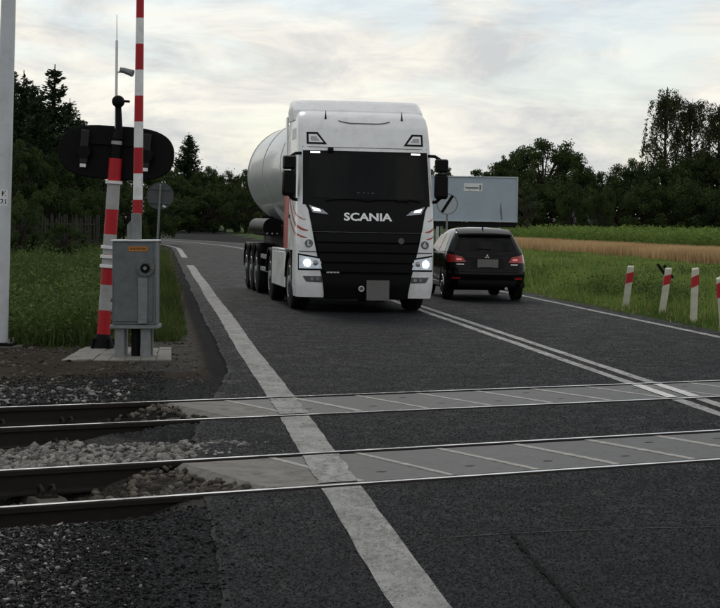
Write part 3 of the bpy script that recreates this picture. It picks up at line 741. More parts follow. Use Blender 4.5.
# barrier cabinet with its raised boom
bb = ground(133.5, 358); bar = empty('barrier_machine', bb, rot=(0, R(-0.95), 0))
tag(bar, 'grey barrier drive cabinet on steel legs with its red and white boom raised', 'barrier')
PX2 = F_PX / bb.y; z2 = lambda v: (358 - v) / PX2; x2 = lambda u: (u - 134.0) / PX2
zb, zt = z2(325), z2(241.5)
cw = x2(156.5) - x2(112.5)
cxm = (x2(156.5) + x2(112.5)) / 2
MB().box((cxm, 0.17, (zb + zt) / 2), (cw, 0.36, zt - zb)).build('cabinet', M_CAB, bar, 30, 0.012)
MB().box((cxm, 0.17, zt + 0.012), (cw + 0.03, 0.40, 0.022)).build('lid', M_WHITE, bar, 30, 0.006)
MB().box((cxm - 0.01, -0.016, (zb + zt) / 2), (cw - 0.06, 0.010, zt - zb - 0.08)).build('door', M_CAB, bar, 30, 0.004)
lb = MB().box((x2(138.5), -0.024, z2(248.8)), (x2(148) - x2(129), 0.004, 0.055)).build('label', M_ORNG, bar, 30)
for k in range(11):
    MB().box((x2(130.6 + k * 1.55), -0.0275, z2(248.8) + 0.002 * (k % 3)), (0.006 + 0.003 * (k % 2), 0.002, 0.026)).build('lettering', MATS['black_lettering'], lb, 0)
hx, hz = x2(146), z2(268)
hub = MB().tube([(hx, -0.012, hz), (hx, -0.05, hz)], 0.105, 30).build('shaft_cover', M_CAB, bar, 40, 0.006)
MB().tube([(hx, -0.05, hz), (hx, -0.075, hz)], 0.055, 24).build('shaft_hub', M_BLK, hub, 40, 0.004)
for k in range(6): MB().tube([(hx + 0.083 * math.cos(k * 1.047), -0.05, hz + 0.083 * math.sin(k * 1.047)), (hx + 0.083 * math.cos(k * 1.047), -0.062, hz + 0.083 * math.sin(k * 1.047))], 0.011, 6).build('bolt', M_GALV, hub, 30)
MB().tube([(hx, -0.075, hz), (hx, -0.09, hz)], 0.022, 12).build('shaft_nut', M_GALV, hub, 30)
MB().box((x2(143.3), -0.032, (z2(277.5) + z2(323.5)) / 2), (0.108, 0.024, z2(277.5) - z2(323.5))).build('cable_channel', M_GALV, bar, 30, 0.004)
MB().box((x2(144), -0.046, z2(316)), (0.085, 0.004, 0.085)).build('inspection_plate', M_GALV, bar, 30, 0.003)
MB().box((cxm, 0.17, zb - 0.022), (cw + 0.05, 0.40, 0.042)).build('frame_beam', M_GALV, bar, 30, 0.005)
for u in (119.5, 145.5):                                  # channel-section legs
    for yy in (0.03, 0.31):
        lg = MB(); w = 0.085; x = x2(u)
        lg.box((x, yy, (zb - 0.045) / 2), (w, 0.012, zb - 0.045)); lg.box((x - w / 2 - 0.006, yy + 0.035, (zb - 0.045) / 2), (0.012, 0.082, zb - 0.045)); lg.box((x + w / 2 + 0.006, yy + 0.035, (zb - 0.045) / 2), (0.012, 0.082, zb - 0.045))
        lg.build('leg', M_GALV, bar, 30)
MB().tube([(x2(135), 0.12, 0), (x2(135), 0.12, zb - 0.04)], 0.055, 14).build('cable_duct', M_BLK, bar, 40)
for v in (300, 312): MB().tube([(x2(112.0), 0.1, z2(v)), (x2(110), 0.1, z2(v))], 0.03, 10).build('hinge', M_GALV, bar, 30)
# bracket and boom
bm_ = MB(); bm_.box((x2(135.5), 0.10, (z2(213) + zt) / 2 + 0.01), (0.115, 0.10, z2(213) - zt - 0.02)); bm_.build('boom_bracket', M_GALV, bar, 30, 0.006)
MB().prism([(x2(126.5), zt + 0.024), (x2(131.5), zt + 0.024), (x2(131.5), z2(219)), (x2(126.5), z2(225))], lambda a, b, d: (a, 0.10 + d, b), -0.03, 0.03).build('bracket_fin', M_GALV, bar, 30, 0.004)
edges_b = [214, 199.6]
v = 199.6
while v > -170: v -= 26.05 if v < 190 else 26.4; edges_b.append(v)
x0, z0 = x2(136.7), z2(214)
tl = 0.0095           # the boom stands almost upright
for k in range(len(edges_b) - 1):
    za_, zb_ = z2(edges_b[k]), z2(edges_b[k + 1])
    xa, xb = x0 + (za_ - z0) * math.tan(tl), x0 + (zb_ - z0) * math.tan(tl)
    w0 = 0.060 - 0.0016 * k; w1 = 0.060 - 0.0016 * (k + 1)
    MB().loft([[(xa + math.cos(a) * w0, 0.10 + math.sin(a) * 0.045, za_) for a in np.linspace(0, 6.2832, 20, False)], [(xb + math.cos(a) * w1, 0.10 + math.sin(a) * 0.045, zb_) for a in np.linspace(0, 6.2832, 20, False)]]).build('boom_band', M_RED if k % 2 == 0 else MATS['white_band'], bar, 40)
for v in (201.5, 206, 211):
    for s in (-1, 1): MB().box((x2(136.8) + s * 0.065, 0.10, z2(v)), (0.018, 0.05, 0.02)).build('bolt', M_GALV, bar, 30, 0.003)
for k, v in enumerate((18, 22, 26)):
    MB().box((x2(140.0 - 3.6) + 0.056, 0.10, z2(v)), (0.014, 0.03, 0.02)).build('reflector', M_WHITE, bar, 30)

# paved pad under the post and the cabinet: one object for each slab
pad = empty('paved_pad', (0, 0, 0)); tag(pad, 'small pad of concrete pavers under the cabinet and the banded post', 'paving')
A, B, C_, D_ = ground(61, 360.5), ground(171.5, 360.5), ground(171.5, 348.5), ground(86, 347)
NX, NY = 7, 5
def pad_pt(u, v): return (A * (1 - u) + B * u) * (1 - v) + (D_ * (1 - u) + C_ * u) * v
for j in range(NY):
    for i in range(NX):
        dz = 0.012 + random.uniform(-0.006, 0.006); c = pad_pt((i + 0.5) / NX, (j + 0.5) / NY)
        cs = [pad_pt((i + a) / NX, (j + b) / NY) - c for a, b in ((0, 0), (1, 0), (1, 1), (0, 1))]
        k0 = 0.975; tx, ty = random.uniform(-0.012, 0.012), random.uniform(-0.012, 0.012)
        rg = lambda k, z: [(p.x * k, p.y * k, z + p.x * tx + p.y * ty) for p in cs]
        o = MB().loft([rg(k0, -0.06), rg(k0, -0.006), rg(k0 - 0.035, 0)]).build('paver', M_PAVER, pad, 20)
        o.location = c + Vector((0, 0, dz))

# round sign seen from behind, left of the road
s0 = ground(154.5, 286); s0 = Vector((s0.x, 47.0, 0.0)); s0.x = at_depth(155.2, 280, 47.0).x
sn = empty('round_sign', s0, rot=lean_to(s0, 160, 196)); tag(sn, 'back of a round grey road sign on a thin post behind the cabinet', 'road sign')
hgt = at_depth(160, 196, 47.0).z; rr_ = 13.2 * 47 / F_PX
M_SBACK = pm('sign_back', (0.085, 0.09, 0.094), 0.6, 0.1, var=0.12, scale=5)
MB().tube([(0, 0, -0.2), (0, 0, hgt + rr_ * 0.9)], 0.03, 12).build('post', M_GALV, sn, 40)
dk_ = MB().tube([(0.0, 0.045, hgt), (0.0, 0.06, hgt)], rr_, 40).build('disc', M_SBACK, sn, 40)
MB().tube([(rr_ * math.cos(a), 0.045, hgt + rr_ * math.sin(a)) for a in np.linspace(0, 6.2832, 41)], 0.012, 6, False).build('rim', M_SBACK, dk_, 40)
for dz in (-0.18, 0.18): MB().box((0, 0.03, hgt + dz), (0.5, 0.03, 0.035)).build('bracket', M_SBACK, dk_, 30)
MB().box((0.12, 0.035, hgt - 0.26), (0.09, 0.01, 0.05), Matrix.Rotation(0.4, 3, 'Y')).build('sticker', M_WHITE, dk_, 30)
# two short dark posts by the driveway
for k, (u, v, lab) in enumerate(((150.5, 243, 'left one of two short dark posts beside the driveway on the left'), (158.5, 243, 'right one of two short dark posts beside the driveway, behind the round sign'))):
    g0 = ground(u, v); g0.z = ground_h(np.array(g0.x), np.array(g0.y)); h_ = 26 / F_PX * g0.y
    b = MB(); b.tube([(0, 0, -0.1), (0, 0, h_ - 0.15), (0, 0, h_)], [0.16, 0.15, 0.10], 10)
    o = b.build('post', M_BLK, None, 40); o.location = g0; tag(o, lab, 'post', 'short posts by the driveway')

# ------------------------------------------------------------------ truck
M_TWHITE = pm('truck_white_paint', (0.80, 0.81, 0.83), 0.28, var=0.04, scale=3, coat=0.4, dirt=((0.50, 0.48, 0.45), 0.45, 4.0))
M_TRED = pm('truck_red_paint', (0.40, 0.022, 0.016), 0.32, var=0.08, scale=4, coat=0.3)
M_TBLK = pm('truck_black_plastic', (0.005, 0.005, 0.0055), 0.45, var=0.2, scale=10, spec=0.12)
M_TGRILLE = pm('grille_mesh_black', (0.003, 0.003, 0.0035), 0.7, var=0.3, scale=40, spec=0.08)
M_GLASS = pm('dark_glass', (0.005, 0.0055, 0.006), 0.05, var=0.1, scale=4, spec=0.13, rvar=0.03)
M_CHROME = pm('bright_metal', (0.72, 0.73, 0.74), 0.22, 1.0, var=0.08, scale=20)
M_LOGO = pm('pale_lettering', (0.70, 0.71, 0.72), 0.35, 0.6, var=0.05, scale=20)
M_HLENS = pm('lit_headlamp_lens', (0.35, 0.37, 0.40), 0.12, 0.2, var=0.5, scale=18, emit=((0.80, 0.90, 1.0), 0.25))
M_LENS = pm('headlamp_lens', (0.30, 0.31, 0.33), 0.10, 0.4, var=0.3, scale=25, coat=0.6)
M_BEAM = pm('lit_lamp', (0.9, 0.93, 1.0), 0.3, emit=((0.92, 0.96, 1.0), 9.0))
M_DRL = pm('lit_strip', (0.9, 0.9, 0.9), 0.3, emit=((1.0, 0.98, 0.94), 1.6))
M_PLATE = pm('blank_grey_plate', (0.135, 0.135, 0.13), 0.6, var=0.12, scale=8)
M_TYRE = pm('tyre_rubber', (0.007, 0.007, 0.0075), 0.9, var=0.3, scale=12, bump=0.15)
M_RIM = pm('wheel_rim', (0.22, 0.22, 0.23), 0.45, 0.7, var=0.2, scale=12)
M_CHAS = pm('chassis_black', (0.006, 0.006, 0.0065), 0.8, var=0.3, scale=9)
M_TANK = pm('tank_grey_white', (0.50, 0.52, 0.53), 0.30, 0.0, var=0.03, scale=0.8, coat=0.3, dirt=((0.42, 0.42, 0.41), 0.3, 0.5), rvar=0.02)
M_DECAL = pm('grey_decal', (0.14, 0.15, 0.16), 0.5)
M_GREYP = pm('truck_grey_trim', (0.09, 0.092, 0.095), 0.5, var=0.12, scale=9)

p0 = Vector((at_depth(366.5, 300, 33.3).x, 33.3, 0))
truck = empty('tractor_truck', p0, R(8.8)); truck.scale = (1.035, 1, 1); tag(truck, 'white tractor truck with black grille and lit headlights, coming towards the crossing', 'truck')

CZ = [0.27, 0.50, 0.95, 1.25, 1.60, 1.95, 2.10, 2.98, 3.20, 3.45, 3.62, 3.72, 3.77]
CY = [0.07, 0.015, 0.0, 0.0, 0.03, 0.10, 0.15, 0.42, 0.50, 0.60, 0.74, 0.92, 1.15]
CW = [1.22, 1.25, 1.25, 1.25, 1.245, 1.235, 1.23, 1.21, 1.205, 1.195, 1.18, 1.15, 1.08]
CR = [0.22, 0.24, 0.25, 0.25, 0.23, 0.20, 0.18, 0.14, 0.13, 0.14, 0.15, 0.17, 0.20]
def ci(z, A): return float(np.interp(z, CZ, A))
def front_y(x, z):
    hw, r = ci(z, CW), ci(z, CR); ax = abs(x); c = hw - r
    y = ci(z, CY) + 0.075 * min(ax / 1.25, 1) ** 2
    if ax > c:
        k = min(ax - c, r * 0.9999); y += r - math.sqrt(r * r - k * k)
    return y
def ring(z, yb):
    hw, r = ci(z, CW), ci(z, CR); c = hw - r
    xs = [-c - r * math.sin(a) for a in np.linspace(math.pi / 2, 0.15, 9)] + list(np.linspace(-c, c, 13)) + [c + r * math.sin(a) for a in np.linspace(0.15, math.pi / 2, 9)]
    return [(x, front_y(x, z), z) for x in xs] + [(hw, yb - 0.04, z), (hw - 0.04, yb, z), (-hw + 0.04, yb, z), (-hw, yb - 0.04, z)]
def patch(name, xl, xr, z0, z1, m, parent, off=0.012, nx=14, nz=10, depth=0.05, sharp=35):
    """panel that follows the cab front between xl(z) and xr(z)"""
    P, Q = [], []
    for i in range(nz + 1):
        z = z0 + (z1 - z0) * i / nz
        a, b = (xl(z) if callable(xl) else xl), (xr(z) if callable(xr) else xr)
        P.append([(a + (b - a) * k / nx, front_y(a + (b - a) * k / nx, z) - off, z) for k in range(nx + 1)])
        Q.append([(x, y + depth, zz_) for x, y, zz_ in P[-1]])
    return MB().shell(P, Q).build(name, m, parent, sharp)
def lin(z0, x0, z1, x1): return lambda z: x0 + (x1 - x0) * (z - z0) / (z1 - z0)
def poly_patch(name, quad, m, parent, off=0.012, n=8, depth=0.03):
    """four corners (x, z): bottom left, bottom right, top right, top left"""
    (ax, az), (bx, bz), (cx_, cz_), (dx, dz) = quad; P, Q = [], []
    for i in range(n + 1):
        t = i / n; r = []
        for k in range(n + 1):
            s = k / n
            x = (ax * (1 - s) + bx * s) * (1 - t) + (dx * (1 - s) + cx_ * s) * t
            z = (az * (1 - s) + bz * s) * (1 - t) + (dz * (1 - s) + cz_ * s) * t
            r.append((x, front_y(x, z) - off, z))
        P.append(r); Q.append([(x, y + depth, z) for x, y, z in r])
    return MB().shell(P, Q).build(name, m, parent, 35)

YB = 2.28
cab = MB().loft([ring(z, YB) for z in np.concatenate([np.linspace(1.12, 3.2, 30), np.linspace(3.25, 3.77, 12)])]).build('cab', M_TWHITE, truck, 40)
MB().loft([ring(z, 0.88) for z in np.linspace(0.27, 1.118, 14)]).build('bumper_corner', M_TWHITE, truck, 40)
# rear wall wings and floor of the cab
MB().box((0, 1.6, 1.02), (2.0, 1.3, 0.18)).build('cab_floor', M_CHAS, truck, 30)
# windscreen with its black surround
patch('windscreen_surround', lin(2.02, -1.15, 2.99, -1.13), lin(2.02, 1.15, 2.99, 1.13), 1.98, 2.985, M_TBLK, truck, 0.012, 90, 16)
ws = patch('windscreen', lin(2.1, -1.05, 2.94, -1.03), lin(2.1, 1.05, 2.94, 1.03), 2.10, 2.925, M_GLASS, truck, 0.020, 60, 14)
for s in (-1, 1):
    patch('marker_lamp', min(s * 0.83, s * 1.0), max(s * 0.83, s * 1.0), 2.935, 2.965, M_DRL, truck, 0.022, 4, 2, 0.03)
def on_front(x, z, off): return Vector((x, front_y(x, z) - off, z))
for a, b in ((-0.75, 0.05), (-0.05, 0.75), (0.55, 0.98)):
    pts = [on_front(a + (b - a) * k / 6, 2.06 + 0.035 * math.sin(k / 6 * 3.1), 0.045) for k in range(7)]
    MB().tube(pts, 0.014, 6).build('wiper', M_TBLK, truck, 40)
cm = on_front(-0.64, 3.0, 0.03); MB().box(cm, (0.10, 0.09, 0.09)).build('camera', M_TBLK, truck, 30, 0.02)
mv = [on_front(-0.62 + 0.03 * k, 2.86 - 0.022 * abs(k - 3), 0.02) for k in range(7)]
# black nose: panel with lettering, then the grille bars
nl = lambda z: float(np.interp(z, [0.35, 0.62, 1.25, 1.9, 2.0], [-0.76, -0.80, -0.94, -1.06, -1.12])); nr = lambda z: -nl(z)
patch('nose_panel', nl, nr, 1.48, 2.05, M_TBLK, truck, 0.014, 24, 10)
gr = patch('grille', nl, nr, 0.272, 1.475, M_TGRILLE, truck, 0.006, 24, 16)
for z0_, z1_, of in ((1.30, 1.455, 0.05), (1.115, 1.265, 0.046), (0.93, 1.08, 0.044), (0.75, 0.895, 0.042)):
    lower = lambda z: nl(z) + 0.03; upper = lambda z: nr(z) - 0.03
    patch('grille_bar', lower, upper, z0_, z1_, M_TBLK, gr, of, 20, 4, 0.07)
patch('bumper_insert', lambda z: nl(z) + 0.005, lambda z: nr(z) - 0.005, 0.268, 0.70, M_TBLK, truck, 0.03, 20, 6, 0.06)
patch('lower_lip', -0.70, 0.70, 0.24, 0.345, M_TBLK, truck, -0.05, 14, 3, 0.10)
me = text_mesh('SCANIA', 0.20, 0.006, 0.006, 1.02); me.materials.append(M_LOGO)
wx = max(v.co.x for v in me.vertices) - min(v.co.x for v in me.vertices); hz_ = max(v.co.y for v in me.vertices) - min(v.co.y for v in me.vertices)
for v in me.vertices:
    x, z, d_ = v.co.x * 0.87 / wx, 1.755 + v.co.y * 0.148 / hz_, v.co.z
    v.co = Vector((x, front_y(x, z) - 0.022 - d_, z))
obj('lettering', me, None, truck)
for x_, w_, z_ in ((-0.16, 0.05, 2.20), (-0.06, 0.035, 2.205), (0.02, 0.03, 2.20), (0.10, 0.05, 2.198)):
    MB().box(on_front(x_, z_, 0.018), (w_, 0.004, 0.022)).build('windscreen_sticker', M_DECAL, ws, 0)
em = MB().tube([on_front(0.60, 1.33, 0.05), on_front(0.60, 1.33, 0.062)], 0.055, 18).build('badge', M_GREYP, gr, 40)
# small upper lamps beside the lettering
for s in (-1, 1):
    q_ = [(s * 0.70, 1.80), (s * 0.98, 1.83), (s * 1.05, 1.97), (s * 0.80, 1.885)]
    if s < 0: q_ = [q_[1], q_[0], q_[3], q_[2]]
    pp = poly_patch('upper_lamp', q_, M_LENS, truck, 0.022)
    q_ = [(s * 0.84, 1.855), (s * 0.96, 1.865), (s * 1.00, 1.93), (s * 0.86, 1.895)]
    if s < 0: q_ = [q_[1], q_[0], q_[3], q_[2]]
    poly_patch('lamp_strip', q_, M_DRL, pp, 0.027, 4, 0.01)
# headlamps
for s in (-1, 1):
    q_ = [(s * 0.79, 0.80), (s * 1.20, 0.80), (s * 1.205, 1.04), (s * 0.84, 0.98)]
    if s < 0: q_ = [q_[1], q_[0], q_[3], q_[2]]
    hl = poly_patch('headlamp', q_, M_HLENS, truck, 0.014)
    q_ = [(s * 0.77, 0.77), (s * 1.215, 0.765), (s * 1.22, 1.075), (s * 0.83, 1.01)]
    if s < 0: q_ = [q_[1], q_[0], q_[3], q_[2]]
    poly_patch('headlamp_surround', q_, M_TBLK, truck, 0.006)
    for x, r_, m_l in ((1.06, 0.068, M_BEAM), (0.925, 0.05, M_LENS)):
        c_ = on_front(s * x, 0.905, 0.018)
        MB().loft([[(c_.x + r * math.cos(a), c_.y - dy, c_.z + r * math.sin(a)) for a in np.linspace(0, 6.2832, 20, False)] for r, dy in ((r_, -0.02), (r_, 0.0), (r_ * 0.8, 0.012), (r_ * 0.4, 0.018))]).build('projector', m_l, hl, 40)
    q_ = [(s * 0.80, 0.55), (s * 1.08, 0.56), (s * 1.14, 0.66), (s * 0.79, 0.66)]
    if s < 0: q_ = [q_[1], q_[0], q_[3], q_[2]]
    fg = poly_patch('fog_lamp', q_, M_GREYP, truck, 0.010)
    for x in (0.88, 0.98): 
        c_ = on_front(s * x, 0.61, 0.014); MB().tube([c_, c_ - Vector((0, 0.008, 0))], 0.032, 14).build('lens', M_LENS, fg, 40)
    poly_patch('trim_gap', [(s * 1.19 if s < 0 else 0.84, 1.10), (-0.84 if s < 0 else 1.19, 1.10), (-0.85 if s < 0 else 1.21, 1.118), (-1.21 if s < 0 else 0.85, 1.118)], M_GREYP, truck, 0.004)
    # round speed stickers
    c_ = on_front(s * 1.045, 1.26, 0.012)
    st = MB().tube([c_ + Vector((0, 0.01, 0)), c_], 0.074, 24).build('round_sticker', M_DECAL, truck, 40)
    t_ = text_mesh('L' if s < 0 else '6', 0.13, 0.001, 0.003); t_.materials.append(M_LOGO)
    for v in t_.vertices: v.co = Vector((c_.x + v.co.x, c_.y - 0.004 - v.co.z, c_.z + v.co.y))
    obj('lettering', t_, None, st)
    # roof lamps in dark frames
    q_ = [(s * 0.70, 3.105), (s * 1.06, 3.105), (s * 1.06, 3.33), (s * 0.86, 3.33)]
    if s < 0: q_ = [q_[1], q_[0], q_[3], q_[2]]
    rl = poly_patch('roof_lamp_frame', q_, M_TBLK, truck, 0.010)
    q_ = [(s * 0.765, 3.14), (s * 1.025, 3.14), (s * 1.025, 3.29), (s * 0.88, 3.29)]
    if s < 0: q_ = [q_[1], q_[0], q_[3], q_[2]]
    le = poly_patch('roof_lamp', q_, M_TWHITE, rl, 0.018)
    q_ = [(s * 0.83, 3.17), (s * 0.99, 3.17), (s * 0.99, 3.25), (s * 0.89, 3.25)]
    if s < 0: q_ = [q_[1], q_[0], q_[3], q_[2]]
    poly_patch('lens', q_, M_LENS, le, 0.022)
    # panel seam on the roof front
# sill line and hatch line of the roof
for z, a in ((3.05, 1.14), (3.40, 0.0)):
    if a: MB().tube([on_front(x, z, 0.002) for x in np.linspace(-a, a, 17)], 0.006, 5).build('panel_seam', M_GREYP, truck, 40)
rp = [on_front(-0.47, 3.56, 0.012), on_front(-0.36, 3.53, 0.016)] + [on_front(x, 3.515, 0.018) for x in np.linspace(-0.25, 0.25, 6)] + [on_front(0.36, 3.53, 0.016), on_front(0.47, 3.56, 0.012)]
MB().tube(rp, 0.009, 8).build('roof_rail', M_PLATE, truck, 40)
for s in (-1, 1): MB().tube([on_front(s * 0.70, 3.59, 0.0), on_front(s * 0.70, 3.59, 0.0) + Vector((0, 0.02, 0.16))], [0.02, 0.006], 8).build('antenna', M_TBLK, truck, 40)
# number plate and tow-eye cover
pc = on_front(0.12, 0.42, 0.075)
MB().box((0.195, pc.y, 0.415), (0.41, 0.015, 0.37)).build('number_plate', M_PLATE, truck, 30, 0.004)
tc = on_front(-0.10, 0.44, 0.04)
tw = MB().tube([tc, tc - Vector((0, 0.02, 0))], 0.058, 20).build('tow_cover', M_GREYP, truck, 40)
MB().tube([tc + Vector((math.cos(a) * 0.045, -0.022, math.sin(a) * 0.045)) for a in np.linspace(0, 6.2832, 19)], 0.008, 6, False).build('ring', M_LOGO, tw, 40)
sb = on_front(-0.63, 0.72, 0.052)
for k in range(9): MB().box((-0.72 + 0.026 * k, front_y(-0.6, 0.735) - 0.048, 0.735), (0.015, 0.006, 0.022 + 0.006 * (k % 2))).build('small_lettering', M_LOGO, truck, 0)

# doors: dark side window, handle, red sweep graphics
def side_patch(name, s, quad, m, parent, off=0.006, n=6, depth=0.03):
    (ay, az), (by, bz), (cy_, cz_), (dy, dz) = quad; P, Q = [], []
    for i in range(n + 1):
        t = i / n; r = []
        for k in range(n + 1):
            u = k / n
            y = (ay * (1 - u) + by * u) * (1 - t) + (dy * (1 - u) + cy_ * u) * t
            z = (az * (1 - u) + bz * u) * (1 - t) + (dz * (1 - u) + cz_ * u) * t
            r.append((s * (ci(z, CW) + off), y, z))
        P.append(r); Q.append([(x - s * depth, y, z) for x, y, z in r])
    return MB().shell(P, Q).build(name, m, parent, 35)
for s in (-1, 1):
    dr = side_patch('door', s, [(0.50, 1.2), (1.62, 1.2), (1.62, 2.96), (0.74, 2.96)], M_TWHITE, truck, 0.004)
    side_patch('side_window', s, [(0.62, 2.08), (1.50, 2.08), (1.50, 2.88), (0.80, 2.88)], M_GLASS, dr, 0.010)
    side_patch('door_handle', s, [(1.35, 1.72), (1.55, 1.72), (1.55, 1.78), (1.35, 1.78)], M_TBLK, dr, 0.02)
    side_patch('roof_side_window', s, [(0.95, 3.22), (1.6, 3.22), (1.6, 3.42), (1.05, 3.42)], M_TWHITE, truck, 0.006)
    side_patch('red_panel', s, [(1.66, 1.14), (2.24, 1.14), (2.24, 2.2), (1.66, 2.35)], M_TRED, truck, 0.006)
    # sweep stripes wrap round the corner onto the front
    for j, (za0, za1, th) in enumerate(((2.15, 1.50, 0.085), (1.84, 1.37, 0.055), (2.32, 1.70, 0.03))):
        P, Q = [], []
        for k in range(25):
            t = k / 24; x_end = 1.06 + 0.02 * j
            if t < 0.6:                                  # along the side
                y = 1.62 - t / 0.6 * (1.62 - 0.40); x = s * (ci(za0, CW) + 0.009)
            else:
                ph = (t - 0.6) / 0.4; x = s * (1.25 - (1.25 - x_end) * ph); y = None
            z = za1 + (za0 - za1) * (1 - t) ** 2.2
            hth = th * (1 - 0.9 * t ** 1.5) + 0.008
            row, rq = [], []
            for e_ in (-1, 1):
                z_ = z + e_ * hth / 2
                if y is not None: pnt = (s * (ci(z_, CW) + 0.009), max(y, front_y(ci(z_, CW), z_)), z_)
                else:
                    xx = min(abs(x), ci(z_, CW) - 0.002) * s; pnt = (xx, front_y(xx, z_) - 0.007, z_)
                row.append(pnt)
            P.append(row)
        MB().grid(P).build('red_stripe', M_TRED, truck, 0)
    # mirrors on their arms
    mx = s * 1.385
    ao = MB().tube([(s * 1.16, 0.52, 2.93), (s * 1.27, 0.42, 2.92), (mx, 0.38, 2.84)], 0.03, 8).build('mirror_arm', M_TBLK, truck, 40); arm = MB(); arm.tube([(s * 1.2, 0.46, 2.06), (s * 1.30, 0.40, 2.07), (mx, 0.37, 2.16)], 0.032, 8)
    arm.build('mirror_arm', M_TBLK, truck, 40)
    for z0_, z1_, w_, dy in ((2.62, 2.875, 0.235, 0), (2.125, 2.60, 0.245, 0.0)):
        rr = [[(mx + a * w_ / 2 * k, 0.30 + yy, (z0_ + z1_) / 2 + b * (z1_ - z0_) / 2 * k) for a, b in ((-1, -0.8), (-0.8, -1), (0.8, -1), (1, -0.8), (1, 0.8), (0.8, 1), (-0.8, 1), (-1, 0.8))] for k, yy in ((0.80, -0.03), (0.97, 0.02), (1.0, 0.09), (0.96, 0.15))]
        MB().loft(rr).build('mirror', M_TBLK, ao, 30, 0.01)
    MB().box((s * 0.98, 0.42, 2.06), (0.08, 0.06, 0.12)).build('mirror_foot', M_TBLK, ao, 30, 0.02)
# roof spoiler, side deflectors
def sp_ring(z, yf, hw, yb=2.3): 
    return [(-hw, yb, z), (-hw, yf + 0.35, z), (-hw + 0.10, yf + 0.12, z), (-hw * 0.55, yf, z), (hw * 0.55, yf, z), (hw - 0.10, yf + 0.12, z), (hw, yf + 0.35, z), (hw, yb, z)]
MB().loft([sp_ring(3.58, 0.98, 1.20), sp_ring(3.78, 1.12, 1.21), sp_ring(3.93, 1.36, 1.19), sp_ring(3.985, 1.48, 1.17), sp_ring(3.995, 1.56, 1.10)]).build('roof_spoiler', M_TWHITE, truck, 20, 0.007)
for s in (-1, 1):
    MB().box((s * 1.20, 2.52, 2.55), (0.035, 0.44, 2.3), Matrix.Rotation(s * 0.06, 3, 'Z')).build('side_deflector', M_TWHITE, truck, 30, 0.01)
    MB().box((s * 1.222, 2.50, 1.72), (0.012, 0.40, 1.0), Matrix.Rotation(s * 0.06, 3, 'Z')).build('red_deflector_panel', M_TRED, truck, 30, 0.004)

# chassis, skirts, wheels
def wheel(parent, x, y, r, w, rim_r, s, name='wheel', rim_m=None):
    prof = [(0.55 * r, -w / 2), (0.80 * r, -w / 2 - 0.005), (0.955 * r, -w * 0.44), (r, -w * 0.33), (r, -w * 0.05), (r * 0.985, -w * 0.03), (r * 0.985, w * 0.03), (r, w * 0.05), (r, w * 0.33), (0.955 * r, w * 0.44), (0.80 * r, w / 2 + 0.005), (0.55 * r, w / 2)]
    rings = [[(x + b, y + a * math.cos(t), r + a * math.sin(t)) for t in np.linspace(0, 6.2832, 32, False)] for a, b in prof]
    o = MB().loft(rings).build(name, M_TYRE, parent, 30)
    pr = [(rim_r * 1.02, w / 2 - 0.005), (rim_r * 1.0, w / 2 + 0.012), (rim_r * 0.88, w / 2 - 0.02), (rim_r * 0.6, w / 2 - 0.05), (rim_r * 0.42, w / 2 - 0.02), (rim_r * 0.30, w / 2 + 0.02), (rim_r * 0.05, w / 2 + 0.03)]
    MB().loft([[(x + s * b, y + a * math.cos(t), r + a * math.sin(t)) for t in np.linspace(0, 6.2832, 28, False)] for a, b in pr]).build('rim', rim_m or M_RIM, o, 30)
    return o
for s in (-1, 1):
    wheel(truck, s * 1.06, 1.42, 0.52, 0.34, 0.30, s)
    wheel(truck, s * 1.06, 5.15, 0.51, 0.30, 0.30, s)
    wheel(truck, s * 0.72, 5.15, 0.51, 0.30, 0.30, s)
    # wheel arch over the front wheel
    A_ = np.linspace(R(8), R(172), 19)
    P = [[(s * xx, 1.42 - 0.63 * math.cos(a), 0.50 + 0.63 * math.sin(a)) for a in A_] for xx in (1.258, 0.80)]
    Q = [[(s * xx, 1.42 - 0.585 * math.cos(a), 0.50 + 0.585 * math.sin(a)) for a in A_] for xx in (1.258, 0.80)]
    MB().shell(P, Q).build('wheel_arch', M_TBLK, truck, 40)
    MB().box((s * 1.235, 3.25, 0.72), (0.04, 2.35, 0.70)).build('side_skirt', M_TWHITE, truck, 30, 0.03)
    MB().box((s * 1.21, 3.25, 1.10), (0.10, 2.3, 0.05)).build('skirt_top', M_TWHITE, truck, 30, 0.015)
    P = [[(s * xx, 5.15 - 0.60 * math.cos(a), 0.50 + 0.60 * math.sin(a)) for a in A_] for xx in (1.25, 0.55)]
    Q = [[(s * xx, 5.15 - 0.57 * math.cos(a), 0.50 + 0.57 * math.sin(a)) for a in A_] for xx in (1.25, 0.55)]
    MB().shell(P, Q).build('mudguard', M_TBLK, truck, 40)
    MB().box((s * 0.40, 4.0, 0.85), (0.09, 5.4, 0.26)).build('frame_rail', M_CHAS, truck, 30)
MB().box((0, 1.0, 0.62), (1.5, 1.6, 0.55)).build('engine_block', M_CHAS, truck, 30, 0.03)
MB().box((0, 3.1, 0.68), (2.3, 1.9, 0.55)).build('fuel_tanks', M_CHAS, truck, 30, 0.05)
MB().tube([(-0.85, 1.42, 0.52), (0.85, 1.42, 0.52)], 0.07, 10).build('axle', M_CHAS, truck, 40)
MB().tube([(-0.85, 5.15, 0.51), (0.85, 5.15, 0.51)], 0.09, 10).build('axle', M_CHAS, truck, 40)

